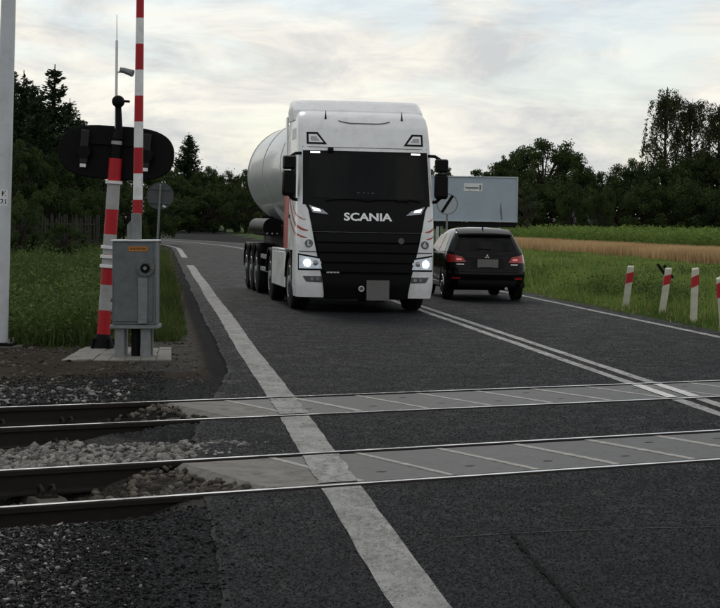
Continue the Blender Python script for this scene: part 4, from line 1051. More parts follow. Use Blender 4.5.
# tank trailer (coupled to the tractor, its own thing)
trl = empty('tank_trailer', p0, R(8.6))
tag(trl, 'pale grey cylindrical tank trailer coupled behind the white truck cab', 'trailer')
TZ, TR = 2.80, 1.19
prof = [(3.25, 0.05, 0), (3.27, 0.45, 0), (3.36, 0.85, 0), (3.52, 1.06, 0), (3.80, 1.16, 0), (4.15, TR, 0), (9.2, TR, 0), (11.2, TR, 0), (12.1, TR, 0), (12.45, 1.14, 0), (12.7, 0.9, 0), (12.82, 0.5, 0), (12.85, 0.05, 0)]
MB().loft([[(r * math.cos(t), y, TZ + dz + r * math.sin(t)) for t in np.linspace(0, 6.2832, 56, False)] for y, r, dz in prof]).build('tank', M_TANK, trl, 40)
for y in (4.3, 8.1, 11.9):
    MB().tube([((TR + 0.006) * math.cos(t), y, TZ + (TR + 0.006) * math.sin(t)) for t in np.linspace(0, 6.2832, 49)], 0.008, 6, False).build('tank_band', M_TANK, trl, 40)
for y in (5.6, 8.2):
    MB().loft([[(r * math.cos(t), y + r * math.sin(t), z) for t in np.linspace(0, 6.2832, 24, False)] for r, z in ((1.05, 2.35), (0.9, 1.95), (0.3, 1.1), (0.14, 0.9), (0.14, 0.75))]).build('hopper', M_TANK, trl, 40)
MB().box((0, 8.0, TZ + TR + 0.01), (0.5, 8.2, 0.03)).build('catwalk', M_GALV, trl, 30)
for y in (5.6, 8.2, 10.8): MB().tube([(0, y, TZ + TR - 0.03), (0, y, TZ + TR + 0.05)], 0.28, 20).build('manhole', M_GALV, trl, 40)
for s in (-1, 1):
    MB().box((s * 0.45, 8.0, 1.28), (0.10, 9.0, 0.22)).build('frame_rail', M_CHAS, trl, 30)
    for y in (8.85, 10.16, 11.47):
        wheel(trl, s * 1.04, y, 0.52, 0.37, 0.29, s)
    A_ = np.linspace(R(15), R(165), 15)
    for y in (8.85, 10.16, 11.47):
        P = [[(s * xx, y - 0.62 * math.cos(a), 0.52 + 0.62 * math.sin(a)) for a in A_] for xx in (1.25, 0.80)]
        Q = [[(s * xx, y - 0.59 * math.cos(a), 0.52 + 0.59 * math.sin(a)) for a in A_] for xx in (1.25, 0.80)]
        MB().shell(P, Q).build('mudguard', M_TBLK, trl, 40)
    # hose tubes along the flank
    hb = MB().tube([(s * 1.06, 7.0, 1.52), (s * 1.06, 10.6, 1.52)], 0.20, 22).build('hose_tube', M_TBLK, trl, 40)
    MB().tube([(s * 1.06, 6.985, 1.52), (s * 1.06, 7.02, 1.52)], 0.205, 22).build('tube_lid', M_CHROME if s > 9 else M_TBLK, hb, 40)
    for k in range(3): MB().tube([(s * 1.06 + 0.11 * (k - 1), 6.97, 1.38), (s * 1.06 + 0.11 * (k - 1), 7.0, 1.38)], 0.022, 8).build('valve', M_CHROME, hb, 40)
    MB().box((s * 1.16, 7.2, 0.86), (0.05, 2.1, 0.10)).build('guard_rail', M_GALV, trl, 30, 0.01)
    MB().box((s * 1.16, 7.2, 0.58), (0.05, 2.1, 0.10)).build('guard_rail', M_GALV, trl, 30, 0.01)
    MB().box((s * 0.7, 6.4, 0.72), (0.09, 0.09, 1.3)).build('landing_leg', M_CHAS, trl, 30)
    for y in (4.2, 11.9): MB().box((s * 0.6, y, 1.55), (0.5, 0.3, 0.45)).build('saddle', M_CHAS, trl, 30, 0.02)
for y in (8.85, 10.16, 11.47): MB().tube([(-0.9, y, 0.52), (0.9, y, 0.52)], 0.08, 10).build('axle', M_CHAS, trl, 40)
MB().box((0, 9.2, 1.12), (1.5, 6.0, 0.9)).build('chassis_box', M_CHAS, trl, 30, 0.03)
MB().box((0, 12.55, 0.62), (2.4, 0.12, 0.16)).build('rear_bar', M_CHAS, trl, 30)
MB().tube([(0.2, 3.5, 1.5), (0.3, 3.0, 1.6), (0.25, 2.5, 1.7)], 0.03, 8).build('air_hose', M_TBLK, trl, 40)

# ------------------------------------------------------------------ car driving away
M_CARB = pm('car_black_paint', (0.004, 0.004, 0.0045), 0.08, var=0.1, scale=6, spec=0.17, rvar=0.03)
M_CGLASS = pm('tinted_rear_glass', (0.004, 0.004, 0.0045), 0.06, var=0.1, scale=4, spec=0.14, rvar=0.03)
M_TAIL = pm('tail_lamp_red', (0.30, 0.012, 0.016), 0.18, var=0.2, scale=20, coat=0.7)
M_TAIL2 = pm('lit_tail_lamp', (0.8, 0.25, 0.25), 0.2, emit=((1.0, 0.22, 0.20), 0.3))
cd = Vector((at_depth(487.5, 300, 39.6).x, 39.6, 0))
car = empty('car', cd, R(6.4)); tag(car, 'black hatchback car driving away beside the truck, red tail lights', 'car')
KZ = [0.26, 0.36, 0.55, 0.70, 0.85, 0.98, 1.06, 1.30, 1.46, 1.54, 1.585, 1.605]
KR = [0.16, 0.06, 0.02, 0.03, 0.10, 0.15, 0.19, 0.39, 0.50, 0.60, 0.90, 1.25]          # rear face
KF = [4.10, 4.20, 4.27, 4.27, 4.18, 3.35, 3.12, 2.62, 2.28, 2.05, 1.85, 1.70]          # nose, bonnet, windscreen
KW = [0.80, 0.855, 0.885, 0.888, 0.880, 0.865, 0.845, 0.735, 0.655, 0.585, 0.46, 0.22]
KC = [0.20, 0.24, 0.26, 0.26, 0.25, 0.24, 0.22, 0.18, 0.17, 0.18, 0.20, 0.15]
def ki(z, A): return float(np.interp(z, KZ, A))
def rear_y(x, z):
    hw, r = ki(z, KW), ki(z, KC); ax = abs(x); c = hw - r; y = ki(z, KR) + 0.06 * (ax / 0.88) ** 2
    if ax > c: k = min(ax - c, r * 0.9999); y += r - math.sqrt(r * r - k * k)
    return y
def kring(z):
    hw, r = ki(z, KW), ki(z, KC); c = hw - r
    xs = [-c - r * math.sin(a) for a in np.linspace(math.pi / 2, 0.2, 7)] + list(np.linspace(-c, c, 9)) + [c + r * math.sin(a) for a in np.linspace(0.2, math.pi / 2, 7)]
    rear = [(x, rear_y(x, z), z) for x in xs]; f = ki(z, KF)
    front = [(x, f - 0.10 * (abs(x) / 0.88) ** 2 - (0 if abs(x) <= c else (r - math.sqrt(max(r * r - (abs(x) - c) ** 2, 0)))), z) for x in xs[::-1]]
    return rear + front
MB().loft([kring(z) for z in sorted(set(list(np.linspace(0.26, 1.06, 20)) + list(np.linspace(1.08, 1.605, 22))))]).build('body', M_CARB, car, 32)
def kpatch(name, quad, m, parent, off=0.006, n=8, depth=0.02):
    (ax, az), (bx, bz), (cx_, cz_), (dx, dz) = quad; P, Q = [], []
    for i in range(n + 1):
        t = i / n; r = []
        for k in range(n + 1):
            s = k / n
            x = (ax * (1 - s) + bx * s) * (1 - t) + (dx * (1 - s) + cx_ * s) * t; z = (az * (1 - s) + bz * s) * (1 - t) + (dz * (1 - s) + cz_ * s) * t
            r.append((x, rear_y(x, z) - off, z))
        P.append(r); Q.append([(x, y + depth, z) for x, y, z in r])
    return MB().shell(P, Q).build(name, m, parent, 35)
rw = kpatch('rear_window', [(-0.68, 1.09), (0.68, 1.09), (0.56, 1.43), (-0.56, 1.43)], M_CGLASS, car, 0.006)
MB().tube([(0.10, rear_y(0.1, 1.12) - 0.02, 1.12), (-0.20, rear_y(-0.2, 1.14) - 0.02, 1.14)], 0.010, 6).build('rear_wiper', M_TBLK, rw, 40)
sp = MB(); P = [[(x, 0.40 + 0.05 * (abs(x) / 0.6) ** 2 + dy, z - 0.02 * (abs(x) / 0.6) ** 2) for x in np.linspace(-0.60, 0.60, 13)] for dy, z in ((0.0, 1.475), (0.14, 1.535), (0.40, 1.585))]
Q = [[(x, y, z - 0.035) for x, y, z in r] for r in P]
sp.shell(P, Q).build('roof_spoiler', M_CARB, car, 30)
kpatch('brake_light', [(-0.14, 1.452), (0.14, 1.452), (0.14, 1.470), (-0.14, 1.470)], M_TAIL, car, 0.03, 4)
for s in (-1, 1):
    q_ = [(s * 0.47, 0.84), (s * 0.86, 0.83), (s * 0.85, 1.02), (s * 0.55, 0.955)]
    if s < 0: q_ = [q_[1], q_[0], q_[3], q_[2]]
    tl_ = kpatch('tail_lamp', q_, M_TAIL, car, 0.012)
    q_ = [(s * 0.56, 0.88), (s * 0.68, 0.88), (s * 0.68, 0.92), (s * 0.58, 0.92)]
    if s < 0: q_ = [q_[1], q_[0], q_[3], q_[2]]
    kpatch('lit_bulb', q_, M_TAIL2, tl_, 0.017, 4)
    kpatch('badge', [(s * 0.60 - 0.08, 0.785), (s * 0.60 + 0.08, 0.785), (s * 0.60 + 0.08, 0.80), (s * 0.60 - 0.08, 0.80)], M_CHROME, car, 0.010, 4)
    q_ = [(s * 0.60, 0.47), (s * 0.78, 0.47), (s * 0.78, 0.51), (s * 0.60, 0.51)]
    if s < 0: q_ = [q_[1], q_[0], q_[3], q_[2]]
    kpatch('reflector', q_, M_TAIL, car, 0.010, 4)
kpatch('plate_recess', [(-0.36, 0.70), (0.36, 0.70), (0.36, 0.93), (-0.36, 0.93)], M_TBLK, car, 0.004)
MB().box((0, rear_y(0, 0.80) - 0.028, 0.795), (0.46, 0.012, 0.22)).build('number_plate', pm('car_plate', (0.17, 0.17, 0.165), 0.6, var=0.1, scale=8), car, 30, 0.004)
# three-lozenge badge above the plate
em_c = Vector((0, rear_y(0, 0.965) - 0.012, 0.965)); lz = MB()
for a in (90, 210, 330):
    u_ = Vector((math.cos(R(a)), 0, math.sin(R(a)))); w_ = Vector((-math.sin(R(a)), 0, math.cos(R(a))))
    P_ = [em_c + u_ * 0.003, em_c + u_ * 0.027 + w_ * 0.0155, em_c + u_ * 0.052, em_c + u_ * 0.027 - w_ * 0.0155]
    lz.loft([P_, [p - Vector((0, 0.008, 0)) for p in P_]])
lz.build('emblem', M_CHROME, car, 30)
kpatch('bumper_line', [(-0.80, 0.62), (0.80, 0.62), (0.80, 0.635), (-0.80, 0.635)], M_TBLK, car, 0.012, 10)
kpatch('lower_bumper', [(-0.62, 0.30), (0.62, 0.30), (0.66, 0.45), (-0.66, 0.45)], M_RUB, car, 0.010, 8)
def kside(name, s, quad, m, parent, off=0.005, n=6):
    (ay, az), (by, bz), (cy_, cz_), (dy, dz) = quad; P, Q = [], []
    for i in range(n + 1):
        t = i / n; r = []
        for k in range(n + 1):
            u = k / n; y = (ay * (1 - u) + by * u) * (1 - t) + (dy * (1 - u) + cy_ * u) * t; z = (az * (1 - u) + bz * u) * (1 - t) + (dz * (1 - u) + cz_ * u) * t
            r.append((s * (ki(z, KW) + off), y, z))
        P.append(r); Q.append([(x - s * 0.02, y, z) for x, y, z in r])
    return MB().shell(P, Q).build(name, m, parent, 35)
for s in (-1, 1):
    kside('side_window', s, [(0.75, 1.06), (1.55, 1.05), (1.55, 1.45), (1.05, 1.42)], M_GLASS, car)
    kside('side_window', s, [(1.62, 1.05), (2.85, 1.04), (2.35, 1.43), (1.62, 1.45)], M_GLASS, car)
    kside('window_trim', s, [(0.72, 1.015), (3.0, 1.0), (3.0, 1.028), (0.72, 1.045)], M_CHROME, car, 0.007)
    for y in (1.35, 2.25):
        kside('door_handle', s, [(y, 0.90), (y + 0.2, 0.90), (y + 0.2, 0.935), (y, 0.935)], M_CHROME if y > 9 else M_CARB, car, 0.03)
    kside('door_seam', s, [(1.58, 0.35), (1.60, 0.35), (1.60, 1.02), (1.58, 1.02)], M_TBLK, car, 0.003)
    kside('sill', s, [(1.15, 0.28), (3.1, 0.28), (3.1, 0.37), (1.15, 0.37)], M_CHROME, car, 0.035)
    for y in (0.78, 3.42):
        wheel(car, s * 0.775, y, 0.335, 0.225, 0.22, s, rim_m=M_CHROME)
        A_ = np.linspace(R(-10), R(190), 21)
        P = [[(s * xx, y - 0.385 * math.cos(a), 0.335 + 0.385 * math.sin(a)) for a in A_] for xx in (0.895, 0.62)]
        Q = [[(s * xx, y - 0.35 * math.cos(a), 0.335 + 0.35 * math.sin(a)) for a in A_] for xx in (0.895, 0.62)]
        MB().shell(P, Q).build('wheel_arch', M_RUB, car, 40)
    mr_ = MB(); mr_.loft([[(s * 0.95 + a * 0.10 * k, 2.92 + yy, 1.08 + b * 0.075 * k) for a, b in ((-1, -0.7), (-0.7, -1), (0.7, -1), (1, -0.6), (1, 0.6), (0.7, 1), (-0.7, 1), (-1, 0.7))] for k, yy in ((0.95, 0), (1.0, 0.05), (0.85, 0.13), (0.5, 0.17))]); mr_.box((s * 0.86, 2.95, 1.04), (0.12, 0.05, 0.04))
    mr_.build('door_mirror', M_CARB, car, 30)
MB().tube([(0, 0.80, 1.57), (0, 0.72, 1.62), (0, 0.66, 1.66)], [0.02, 0.012, 0.006], 8).build('aerial', M_TBLK, car, 40)
MB().box((0, 2.2, 0.27), (1.35, 3.2, 0.12)).build('underbody', M_CHAS, car, 30)
MB().tube([(0.42, 0.05, 0.27), (0.42, 0.5, 0.28)], 0.035, 12).build('exhaust', M_CHROME, car, 40)
MB().tube([(-0.7, 0.78, 0.33), (0.7, 0.78, 0.33)], 0.05, 8).build('axle', M_CHAS, car, 40)

# ------------------------------------------------------------------ billboard behind the car
M_BOARD = pm('billboard_sheet', (0.36, 0.42, 0.49), 0.55, var=0.07, scale=1.2, dirt=((0.28, 0.33, 0.39), 0.4, 0.9))
M_BFRAME = pm('billboard_frame', (0.42, 0.45, 0.48), 0.5, 0.1, var=0.1, scale=6)
BY = 88.0
br_, tl_p = at_depth(516.8, 222.3, BY), at_depth(516.2, 177.2, BY + 0.0)
Hb = tl_p.z - br_.z; Wb = 5.2
bo = empty('billboard', (br_.x, BY, 0), R(-4.0)); tag(bo, 'blank blue grey billboard on steel posts behind the black car', 'billboard')
MB().box((-Wb / 2, 0, br_.z + Hb / 2), (Wb, 0.10, Hb)).build('panel', M_BOARD, bo, 30)
for a, b, c, d in ((-Wb / 2, br_.z + Hb - 0.02, Wb + 0.06, 0.06), (-Wb / 2, br_.z + 0.02, Wb + 0.06, 0.06)):
    MB().box((a, -0.02, b), (c, 0.14, d)).build('frame_bar', M_BFRAME, bo, 30, 0.01)
for x in (-Wb, 0): MB().box((x, -0.018, br_.z + Hb / 2), (0.06, 0.138, Hb + 0.02)).build('frame_bar', M_BFRAME, bo, 30, 0.01)
for x in (-0.85, -3.85, -4.2): MB().box((x, 0.16, (br_.z + Hb) / 2), (0.14, 0.16, br_.z + Hb - 0.1)).build('post', M_BFRAME, bo, 30)
MB().box((-Wb / 2, 0.10, br_.z - 0.15), (Wb - 0.1, 0.10, 0.22)).build('lower_beam', M_CHAS, bo, 30)
sx = lambda u: (u - 516.8) * BY / F_PX
sk = at_depth(472.5, 187.2, BY)
so = MB().box((sx(472.5), -0.056, sk.z), (18.5 * BY / F_PX, 0.006, 8 * BY / F_PX)).build('poster', M_WHITE, bo, 30)
MB().box((sx(471.5), -0.062, sk.z - 0.03), (13 * BY / F_PX, 0.004, 1.6 * BY / F_PX)).build('lettering', MATS['grey_decal'], so, 0)
MB().box((sx(479.6), -0.062, sk.z), (1.6 * BY / F_PX, 0.004, 5 * BY / F_PX)).build('mark', MATS['grey_decal'], so, 0)
te = MB(); 
tq = [(sx(500.5), at_depth(500, 201, BY).z), (sx(502.4), at_depth(500, 219.5, BY).z), (sx(501.0), at_depth(500, 220, BY).z), (sx(499.6), at_depth(500, 210, BY).z)]
te.prism(tq, lambda a, b, d: (a, d, b), -0.058, -0.052).build('torn_strip', M_DECAL, bo, 30)

# end-of-restriction sign
SY = 57.0
s1 = at_depth(447.2, 204.0, SY); rs = 10.6 * SY / F_PX
es = empty('end_of_limit_sign', (s1.x, SY, 0.0)); tag(es, 'round pale sign with a black diagonal bar on a post, right of the truck', 'road sign')
MB().tube([(0, 0.03, -0.2), (0, 0.03, s1.z + rs * 0.8)], 0.032, 12).build('post', M_GALV, es, 40)
M_SFACE = pm('sign_face', (0.40, 0.43, 0.47), 0.4, var=0.06, scale=5)
df = MB().tube([(0, -0.01, s1.z), (0, -0.025, s1.z)], rs, 40).build('disc', M_SFACE, es, 40)
MB().tube([((rs - 0.012) * math.cos(a), -0.028, s1.z + (rs - 0.012) * math.sin(a)) for a in np.linspace(0, 6.2832, 41)], 0.013, 6, False).build('rim', MATS['grey_decal'], df, 40)
MB().box((0, -0.03, s1.z), (0.088, 0.006, rs * 1.86), Matrix.Rotation(R(32), 3, 'Y')).build('diagonal_bar', M_BLK, df, 30)

# guide posts on the right
M_GPOST = pm('guide_post_plastic', (0.50, 0.50, 0.40), 0.55, var=0.1, scale=6, dirt=((0.28, 0.26, 0.19), 0.6, 5))
def guide_post(u0, v0, u1, v1, w_px, label, band=(0.21, 0.40), flip=1):
    g = ground(u0, v0); k = F_PX / g.y
    tp = at_depth(u1, v1, g.y) - g; H_ = tp.length; w = w_px / k / 2; d = 0.055
    e_ = empty('guide_post', g, rot=(R(random.uniform(-2, 2)), math.atan2(tp.x, tp.z), 0)); tag(e_, label, 'guide post', 'red banded guide posts along the right verge')
    def sec(z0, z1, slope0=0.0, slope1=0.0, inset=0.0, y0=0.0):
        pr = lambda z, sl: [(-w - inset, -d - inset, z - sl), (w + inset, -d - inset, z + sl), (w + inset, d + inset, z + sl), (-w - inset, d + inset, z - sl)]
        return MB().loft([pr(z0, slope0), pr(z1, slope1)])
    MB().loft([[(-w, -d, -0.15), (w, -d, -0.15), (w, d, -0.15), (-w, d, -0.15)], [(-w, -d, H_ - 0.05), (w, -d, H_ - 0.03), (w, d, H_ - 0.0), (-w, d, H_ - 0.02)]]).build('shaft', M_GPOST, e_, 30, 0.012)
    sec(H_ * (1 - band[1]), H_ * (1 - band[0]), 0.03 * flip, 0.03 * flip, 0.0035).build('red_band', M_RED, e_, 30)
    return e_
guide_post(625.5, 307, 631.2, 265, 6.2, 'leftmost of the leaning white guide posts, farthest from the tracks', (0.18, 0.42))
guide_post(662.0, 314, 669.0, 267, 6.2, 'second guide post from the left, leaning most, with a dark strip behind it', (0.17, 0.37))
guide_post(693.5, 322, 695.8, 267, 6.6, 'third guide post from the left, nearly upright, with red band', (0.16, 0.35))
guide_post(724.0, 333, 719.5, 276, 7.0, 'guide post cut off by the right edge of the picture', (0.10, 0.35))
g4 = ground(666, 311.0); bmk = empty('broken_marker', g4); tag(bmk, 'dark slanting strip standing behind the second guide post', 'marker')
c4 = at_depth(663.5, 272.5, g4.y) - g4
MB().tube([(0.02, 0.02, -0.1), (0.02, 0.02, c4.z - 0.02)], 0.016, 8).build('stake', M_BLK, bmk, 40)
for dx in (0.0, 0.10): MB().box((c4.x + dx, 0.0, c4.z + dx * 0.2), (0.055, 0.02, 0.42 - dx), Matrix.Rotation(R(-36), 3, 'Y')).build('strip', M_BLK, bmk, 30, 0.004)

# ------------------------------------------------------------------ vegetation
M_BARK = pm('bark', (0.035, 0.028, 0.022), 0.9, var=0.3, scale=5, bump=0.5, bscale=20)
M_BIRCH = pm('birch_bark', (0.22, 0.21, 0.19), 0.8, var=0.3, scale=4, dirt=((0.03, 0.03, 0.03), 0.9, 6))
L_CON = leafmat('conifer_needles', (0.010, 0.019, 0.010), (0.040, 0.062, 0.028), 0.12)
L_DEC = leafmat('broad_leaves', (0.014, 0.026, 0.009), (0.070, 0.10, 0.032), 0.25)
L_DEC2 = leafmat('pale_leaves', (0.030, 0.042, 0.020), (0.085, 0.10, 0.05), 0.25)
L_BIR = leafmat('birch_leaves', (0.022, 0.032, 0.012), (0.075, 0.090, 0.034), 0.25)
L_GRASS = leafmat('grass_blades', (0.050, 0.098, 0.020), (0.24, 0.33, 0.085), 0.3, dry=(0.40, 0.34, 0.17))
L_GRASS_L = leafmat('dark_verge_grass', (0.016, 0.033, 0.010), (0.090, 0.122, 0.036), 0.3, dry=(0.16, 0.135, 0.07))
L_WEED = leafmat('weed_leaves', (0.024, 0.048, 0.012), (0.135, 0.19, 0.058), 0.3)
L_WHEAT = leafmat('ripe_wheat', (0.31, 0.20, 0.095), (0.72, 0.52, 0.29), 0.25, 0.8)
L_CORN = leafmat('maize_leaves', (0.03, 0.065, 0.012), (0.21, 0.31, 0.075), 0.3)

def leaf_quads(C, size, aspect=0.55, up=0.0, dirs=None, droop=0.0):
    """folded leaf-like quads at centres C"""
    n = len(C); a = rng.normal(size=(n, 3)) if dirs is None else dirs + rng.normal(size=(n, 3)) * 0.35
    a[:, 2] -= droop; a /= np.linalg.norm(a, axis=1, keepdims=True) + 1e-9
    b = rng.normal(size=(n, 3)); b[:, 2] += up; b = np.cross(a, b); b /= np.linalg.norm(b, axis=1, keepdims=True) + 1e-9
    s = np.asarray(size).reshape(-1, 1) * rng.uniform(0.6, 1.3, (n, 1))
    V = np.stack([C - a * s * 0.5, C + b * s * aspect * 0.5, C + a * s * 0.5, C - b * s * aspect * 0.5], 1)
    return V.reshape(-1, 3), np.arange(n * 4).reshape(n, 4)
def tint_of(C, clump): 
    t = 0.35 * rng.random(len(C)) + 0.65 * clump
    return np.repeat(np.clip(t, 0, 1), 4)

def conifer_mesh(seed, h=10.0, w=2.2, levels=30, ragged=0.35):
    global rng
    rng = np.random.default_rng(seed); C, Dr, T, S = [], [], [], []; tr = MB()
    tr.tube([(0, 0, -0.3), (0.03, 0.02, h * 0.5), (0, 0, h)], [0.022 * h, 0.013 * h, 0.002 * h], 8)
    nb = levels * 10
    for i in range(nb):
        f = 1 - (1 - rng.random() * 0.985) ** 0.62 if i > nb * 0.5 else rng.random() ** 1.0 * 0.97
        z = h * (0.04 + 0.95 * f); a = rng.uniform(0, 6.283)
        L = (w * (1 - f) ** 0.9 + 0.12) * rng.uniform(1 - ragged, 1 + ragged * 0.45); el = -0.22 + 0.75 * f + rng.normal(0, 0.08)
        npt = max(4, int(L * 10)); cl = rng.random()
        for j in range(npt):
            s_ = (j + rng.random()) / npt; rr_ = L * s_
            zz_ = z + rr_ * el - 0.22 * L * s_ * s_ + 0.30 * L * s_ ** 4
            for m_ in range(3):
                off = rng.normal(0, 0.07 + 0.13 * L * (1 - s_) * 0.5, 3); off[2] = off[2] * 0.5 - abs(rng.normal(0, 0.08))
                C.append((rr_ * math.cos(a) + off[0], rr_ * math.sin(a) + off[1], zz_ + off[2])); Dr.append((math.cos(a) * 0.8, math.sin(a) * 0.8, 0.1 + 0.4 * (s_ > 0.7))); T.append(cl); S.append(0.26)
        if i % 3 == 0: tr.tube([(0, 0, z), (L * 0.9 * math.cos(a), L * 0.9 * math.sin(a), z + L * 0.9 * el - 0.1 * L)], [0.03, 0.008], 4, False)
    C, Dr = np.array(C), np.array(Dr); V, F_ = leaf_quads(C, np.array(S), 0.42, 0.8, Dr)
    return tr, V, F_, tint_of(C, np.array(T))
def broad_mesh(seed, h=8.0, w=3.2, clumps=60, per=240, leaf=0.24, low=0.22, gap=0.0):
    global rng
    rng = np.random.default_rng(seed); tr = MB(); C, T = [], []
    tr.tube([(0, 0, -0.3), (0.1, 0.05, h * 0.25), (0.0, 0.1, h * 0.55)], [0.03 * h, 0.022 * h, 0.01 * h], 8)
    for i in range(clumps):
        u = rng.normal(size=3); u /= np.linalg.norm(u); rad = rng.uniform(0.35, 1.0) ** 0.35
        c = np.array([u[0] * w * rad, u[1] * w * rad, h * (low + (1 - low) * 0.5) + u[2] * h * (1 - low) * 0.47 * rad])
        wz = (c[2] / h - low) / (1 - low); c[:2] *= (0.72 + 0.55 * math.sin(math.pi * min(max(wz, 0), 1) ** 0.8))
        r = w * rng.uniform(0.15, 0.34); cl = rng.random()
        n = int(per * rng.uniform(0.6, 1.3)); p_ = rng.normal(size=(n, 3)); p_ /= np.linalg.norm(p_, axis=1, keepdims=True); p_ *= (rng.random((n, 1)) ** 0.5) * r * np.array([1, 1, 0.7])
        C.append(c + p_); T.append(np.full(n, cl))
        st = np.array([0, 0.05, h * (0.2 + 0.3 * rng.random())])
        tr.tube([st, (st + c) / 2 + np.array([0, 0, 0.1 * h * 0.5]), c], [0.011 * h, 0.007 * h, 0.002 * h], 5, False)
        if gap and rng.random() < gap:                      # a twig that stands out of the crown
            e_ = c * 1.0 + u * r * 1.15; q_ = rng.normal(0, r * 0.22, (int(n * 0.25), 3)) + e_; C.append(q_); T.append(np.full(len(q_), cl))
    C = np.concatenate(C); T = np.concatenate(T); V, F_ = leaf_quads(C, np.full(len(C), leaf), 0.6, 0.5)
    return tr, V, F_, tint_of(C, T)
def birch_mesh(seed, h=12.0, w=2.6):
    global rng
    rng = np.random.default_rng(seed); tr = MB(); C, T, Dr = [], [], []
    tr.tube([(0, 0, -0.3), (0.15, 0, h * 0.4), (0.05, 0.1, h * 0.8), (0.1, 0, h)], [0.013 * h, 0.008 * h, 0.003 * h, 0.0008 * h], 8)
    for i in range(95):
        f = rng.uniform(0.22, 1.0) if i > 12 else rng.uniform(0.9, 1.03); a = rng.uniform(0, 6.283); L = w * (1.15 - f * 0.80) * rng.uniform(0.35, 1.15); z = h * f * 0.93
        p0_ = np.array([0.1, 0, z]); rise = rng.uniform(0.5, 1.2); p1_ = p0_ + np.array([math.cos(a) * L * 0.55, math.sin(a) * L * 0.55, L * rise]); p2_ = p0_ + np.array([math.cos(a) * L, math.sin(a) * L, L * rise * 0.85])
        tr.tube([p0_, p1_, p2_], [0.028, 0.018, 0.008], 5, False); cl = rng.random()
        for k in range(8):                                   # hanging strands
            t = rng.uniform(0.3, 1.0); st = p0_ * (1 - t) ** 2 + 2 * p1_ * t * (1 - t) + p2_ * t * t
            H_ = rng.uniform(0.4, 1.7); n = int(H_ * 9); s_ = rng.random(n)
            q_ = st + np.stack([rng.normal(0, 0.07, n) + 0.15 * s_ * math.cos(a), rng.normal(0, 0.07, n) + 0.15 * s_ * math.sin(a), -s_ * H_], -1)
            C.append(q_); T.append(np.full(n, cl * 0.7 + 0.3 * rng.random())); Dr.append(np.tile([0, 0, -1.0], (n, 1)))
            tr.tube([st, st + np.array([0.15 * math.cos(a), 0.15 * math.sin(a), -H_])], [0.008, 0.004], 3, False)
    C = np.concatenate(C); T = np.concatenate(T); V, F_ = leaf_quads(C, np.full(len(C), 0.16), 0.5, 0, np.concatenate(Dr))
    return tr, V, F_, tint_of(C, T)
def bare_mesh(seed, h=9.0):
    global rng
    rng = np.random.default_rng(seed); tr = MB(); C = []
    def br(p_, d_, L, r, lev):
        q_ = p_ + d_ * L; tr.tube([p_, (p_ + q_) / 2 + rng.normal(0, 0.06 * L, 3), q_], [r, r * 0.8, r * 0.55], 5, False)
        if lev == 0:
            C.extend([q_ + rng.normal(0, 0.25, 3) for _ in range(7)]); return
        for k in range(3 if lev < 3 else 4):
            n_ = d_ + rng.normal(0, 0.55, 3); n_[2] = abs(n_[2]) * 0.8 + 0.25; br(p_ + d_ * L * rng.uniform(0.55, 1.0), n_ / np.linalg.norm(n_), L * rng.uniform(0.6, 0.8), r * 0.55, lev - 1)
    br(np.array([0, 0, -0.3]), np.array([0.02, 0, 1.0]), h * 0.36, 0.012 * h, 4)
    C = np.array(C); V, F_ = leaf_quads(C, np.full(len(C), 0.2), 0.5)
    return tr, V, F_, tint_of(C, rng.random(len(C)))
PROTO = {}
def proto(key, fn, bark, leaf, h):
    tr, V, F_, t = fn
    tm = tr.mesh('trunk', 40, False); tm.materials.append(bark)
    o = raw('crown', V, F_, leaf, attr=t); cm = o.data; bpy.data.objects.remove(o)
    PROTO[key] = (tm, cm, h, float(np.percentile(np.abs(V[:, 0]), 98)))
proto('conA', conifer_mesh(1, 10, 2.1, 32, 0.4), M_BARK, L_CON, 10)
proto('conB', conifer_mesh(2, 10, 2.8, 28, 0.55), M_BARK, L_CON, 10)
proto('conC', conifer_mesh(21, 10, 3.3, 52, 0.3), M_BARK, L_CON, 10)
proto('brA', broad_mesh(3, 8, 3.0, 95, 330, 0.18, 0.08, 0.12), M_BARK, L_DEC, 8)
proto('brB', broad_mesh(4, 8, 3.4, 105, 320, 0.175, 0.05, 0.15), M_BARK, L_DEC, 8)
proto('brC', broad_mesh(5, 8, 2.6, 80, 330, 0.18, 0.04, 0.15), M_BARK, L_DEC, 8)
proto('bush', broad_mesh(6, 4, 2.4, 60, 280, 0.15, 0.0, 0.2), M_BARK, L_DEC, 4)
proto('pale', broad_mesh(8, 6, 1.3, 34, 130, 0.17, 0.10, 0.6), M_BARK, L_DEC2, 6)
proto('birA', birch_mesh(9), M_BARK, L_BIR, 12)
proto('birB', birch_mesh(10), M_BARK, L_BIR, 12)
proto('bare', bare_mesh(11), M_BARK, L_BIR, 9)
def tree(key, u, vtop, depth, wid_px, label, group, name='tree', cat='tree', rz=None):
    tm, cm, h, w = PROTO[key]
    top = at_depth(u, vtop, depth); sz = (top.z + 0.0) / h; sw = (wid_px / 2) * depth / F_PX / w
    e_ = empty(name, (top.x, depth, 0), random.uniform(0, 6.28) if rz is None else rz); e_.scale = (sw, sw, sz); tag(e_, label, cat, group)
    for nm, me in (('trunk', tm), ('crown', cm)):
        o = bpy.data.objects.new(nm, me); COL.objects.link(o); o.parent = e_
    return e_
GL, GC, GR = 'dark conifers behind the fence on the left', 'trees beyond the bend of the road', 'trees behind the maize field on the right'
tree('conA', 55, 64, 98, 84, 'dark spruce with a thin pointed tip left of the crossing lights', GL, 'spruce')
tree('conB', 24, 70, 102, 84, 'ragged dark conifer just right of the grey mast', GL, 'conifer')
tree('conC', 33, 80, 108, 74, 'dense dark conifer filling the gap between the two ragged tops', GL, 'conifer')
